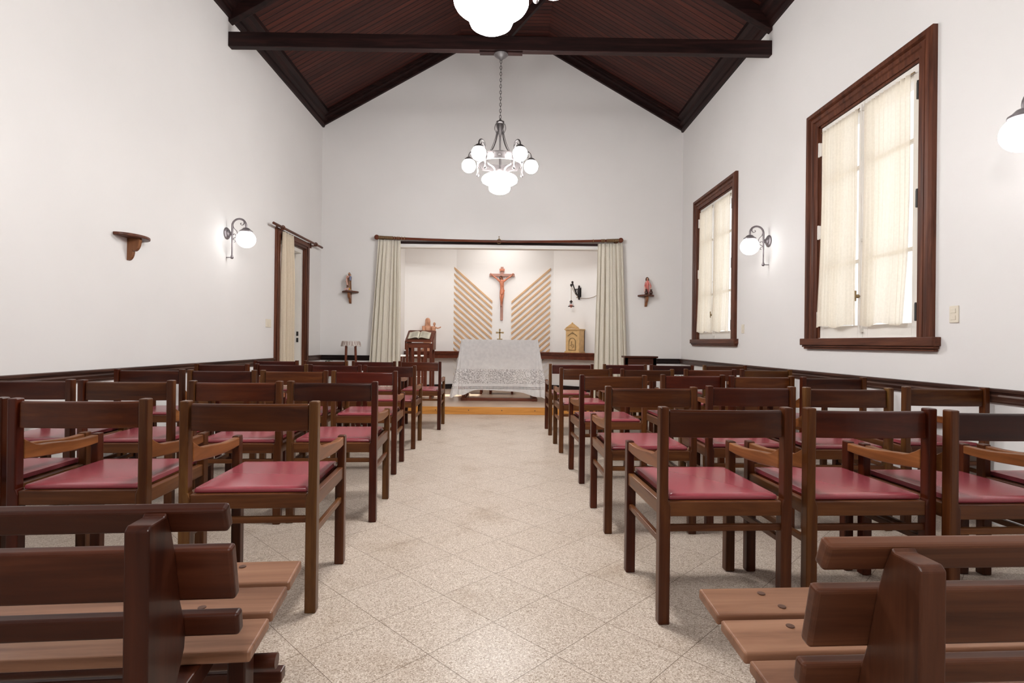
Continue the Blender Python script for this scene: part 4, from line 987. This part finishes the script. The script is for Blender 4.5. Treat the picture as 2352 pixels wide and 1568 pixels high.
# ------------------------------------------------------------------ benches
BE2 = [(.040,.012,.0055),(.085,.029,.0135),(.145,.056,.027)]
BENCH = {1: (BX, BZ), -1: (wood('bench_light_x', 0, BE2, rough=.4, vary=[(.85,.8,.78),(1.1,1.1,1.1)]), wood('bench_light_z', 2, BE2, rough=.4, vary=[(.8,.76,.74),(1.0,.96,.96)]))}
def make_bench(label, loc, rz, end):
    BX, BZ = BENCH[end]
    """end=+1: visible end at local x=0 and the bench runs to -x; end=-1 runs to +x"""
    r = thing('slatted_bench', label, 'bench', loc, rz, 'slatted wooden benches at the back'); Lb = 1.5; s = -end
    def X(a): return s*a
    def bx(a, b): return (min(X(a), X(b)), max(X(a), X(b)))
    def board(p, q, t, name, mat, below=True, bev=.005):
        p, q = Vector(p), Vector(q); d_ = (q-p).normalized(); nn = Vector((d_.y, -d_.x))
        if (nn.y > 0) == below: nn = -nn
        poly = [tuple(p), tuple(q), tuple(q+nn*t), tuple(p+nn*t)]; x0, x1 = bx(0, Lb)
        return MB().prism(poly, x0, x1, 'x').build(name, mat, r, bevel=bev, seg=3)
    seatb = [((0, .480), (-.100, .468)), ((-.114, .4655), (-.220, .4555)), ((-.235, .452), (-.345, .442))]
    for p, q in seatb:
        o = board(p, q, .024, 'seat_board', SEATW)
        mb = MB()
        for xx in (.135, Lb-.135):
            for f_ in (.25, .75):
                yy = p[0]+(q[0]-p[0])*f_; zz = p[1]+(q[1]-p[1])*f_
                mb.lathe([(.0085, 0), (.0085, .0012), (.002, .0014)], 12, M=TR((X(xx+(.02 if f_ > .5 else 0)), yy, zz)))
        mb.build('screw_plugs', HAIRW, o)
    backb = [((-.465, .750), (-.448, .706)), ((-.438, .673), (-.416, .574)), ((-.404, .542), (-.397, .500))]
    for p, q in backb:   # p,q lie on the rear face; slat thickness goes towards the seat
        p, q = Vector(p), Vector(q); d_ = (q-p).normalized(); nn = Vector((-d_.y, d_.x))
        if nn.x < 0: nn = -nn
        x0, x1 = bx(0, Lb); MB().prism([tuple(p), tuple(q), tuple(q+nn*.024), tuple(p+nn*.024)], x0, x1, 'x').build('back_slat', BX, r, bevel=.006, seg=3)
    for xx in (.092, Lb-.092-.038):
        x0, x1 = bx(xx, xx+.038)
        MB().prism([(-.520, 0), (-.520, .735), (-.512, .742), (-.475, .742), (-.466, .752), (-.448, .706), (-.427, .625), (-.400, .52), (-.396, .49), (-.425, .44), (-.44, .39), (-.44, 0)][:3] + [(-.470, .742), (-.466, .748), (-.449, .708), (-.439, .675), (-.417, .576), (-.405, .543), (-.398, .502), (-.40, .485), (-.43, .43), (-.44, .38), (-.44, 0)], x0, x1, 'x').build('upright', BZ, r, bevel=.005)
        MB().prism([(-.43, .405), (-.04, .44), (-.02, .455), (-.345, .418), (-.43, .425)][:0] + [(-.44, .36), (-.03, .42), (-.02, .452), (-.345, .4165), (-.44, .41)], x0, x1, 'x').build('seat_bearer', BZ, r, bevel=.003)
    for xx in (.030, Lb-.066):
        x0, x1 = bx(xx, xx+.036)
        MB().box((x0, -.285, 0), (x1, -.235, .425)).build('leg', BZ, r, bevel=.004); x0, x1 = bx(xx+.06*(1 if xx < .5 else -1), xx+.036+.06*(1 if xx < .5 else -1)); MB().box((x0, -.13, 0), (x1, -.085, .440)).build('leg', BZ, r, bevel=.004)
    x0, x1 = bx(-.005, Lb+.005)
    MB().tube([(x0+s*.012 if s > 0 else x0, -.20, .340), (x1, -.20, .340)], .016, 16).build('round_stretcher', BX, r, smooth=50)
    x0, x1 = bx(-.004, Lb+.004); MB().box((x0, -.165, .268), (x1, -.135, .294)).build('long_stretcher', BX, r, bevel=.003)
    a = Vector((X(.10), -.15, .40)); b_ = Vector((X(.42), -.15, .10)); MB().strip([a, b_], .03, .05, (0,1,0)).build('brace', SEATW, r, bevel=.003)
    return r
make_bench('dark slatted wooden bench seen from behind at the lower left corner', (-.518, 1.392, 0), .088, 1)
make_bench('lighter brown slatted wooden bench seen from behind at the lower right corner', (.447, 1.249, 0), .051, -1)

# ------------------------------------------------------------------ light
def light(name, typ, loc, energy, col=(1,1,1), **kw):
    L = bpy.data.lights.new(name, typ); L.energy = energy; L.color = col
    for k_, v_ in kw.items(): setattr(L, k_, v_)
    o = bpy.data.objects.new(name, L); COL.objects.link(o); o.location = loc; return o
light('rear_fill_light', 'POINT', (-.1, -.6, 3.0), 60, (1,.985,.965), shadow_soft_size=.3)  # unseen fill light added behind the camera, no fitting modelled
light('alcove_lamp', 'AREA', (-.1, 9.5, 3.2), 6.0, (1,.97,.93), size=.5)
light('crucifix_lamp', 'AREA', (-.1, 10.3, 3.25), 2.9, (1,.96,.91), size=.7)
sun = light('sun', 'SUN', (-6, 8, 6), 4.2, (1,.95,.88), angle=rad(1.2)); sun.rotation_euler = Vector((.72, .06, -.70)).to_track_quat('-Z', 'Y').to_euler()
w = bpy.data.worlds.new('sky'); S.world = w; w.use_nodes = True
bg = w.node_tree.nodes['Background']; bg.inputs[0].default_value = (1, .985, .96, 1); bg.inputs[1].default_value = .52

# ------------------------------------------------------------------ camera
cam = bpy.data.cameras.new('camera'); co = bpy.data.objects.new('camera', cam); COL.objects.link(co); S.camera = co
cam.sensor_fit = 'HORIZONTAL'; cam.sensor_width = 36; cam.lens = 19.111; cam.clip_start = .05
r2 = Vector((.9998988, -.0085334, .0113837)); u2 = Vector((-.0114007, -.0019437, .9999331)); fw = Vector((.0085107, .9999617, .0020407))
M = Matrix((( r2.x, u2.x, -fw.x, 0), (r2.y, u2.y, -fw.y, 0), (r2.z, u2.z, -fw.z, 1.04), (0, 0, 0, 1))); co.matrix_world = M
S.view_settings.view_transform = 'Standard'; S.view_settings.look = 'None'; S.view_settings.gamma = 1; S.view_settings.exposure = 1.67
S.cycles.use_denoising = True; S.cycles.max_bounces = 10; S.cycles.diffuse_bounces = 6; S.cycles.transparent_max_bounces = 16
S.cycles.caustics_reflective = False; S.cycles.caustics_refractive = False
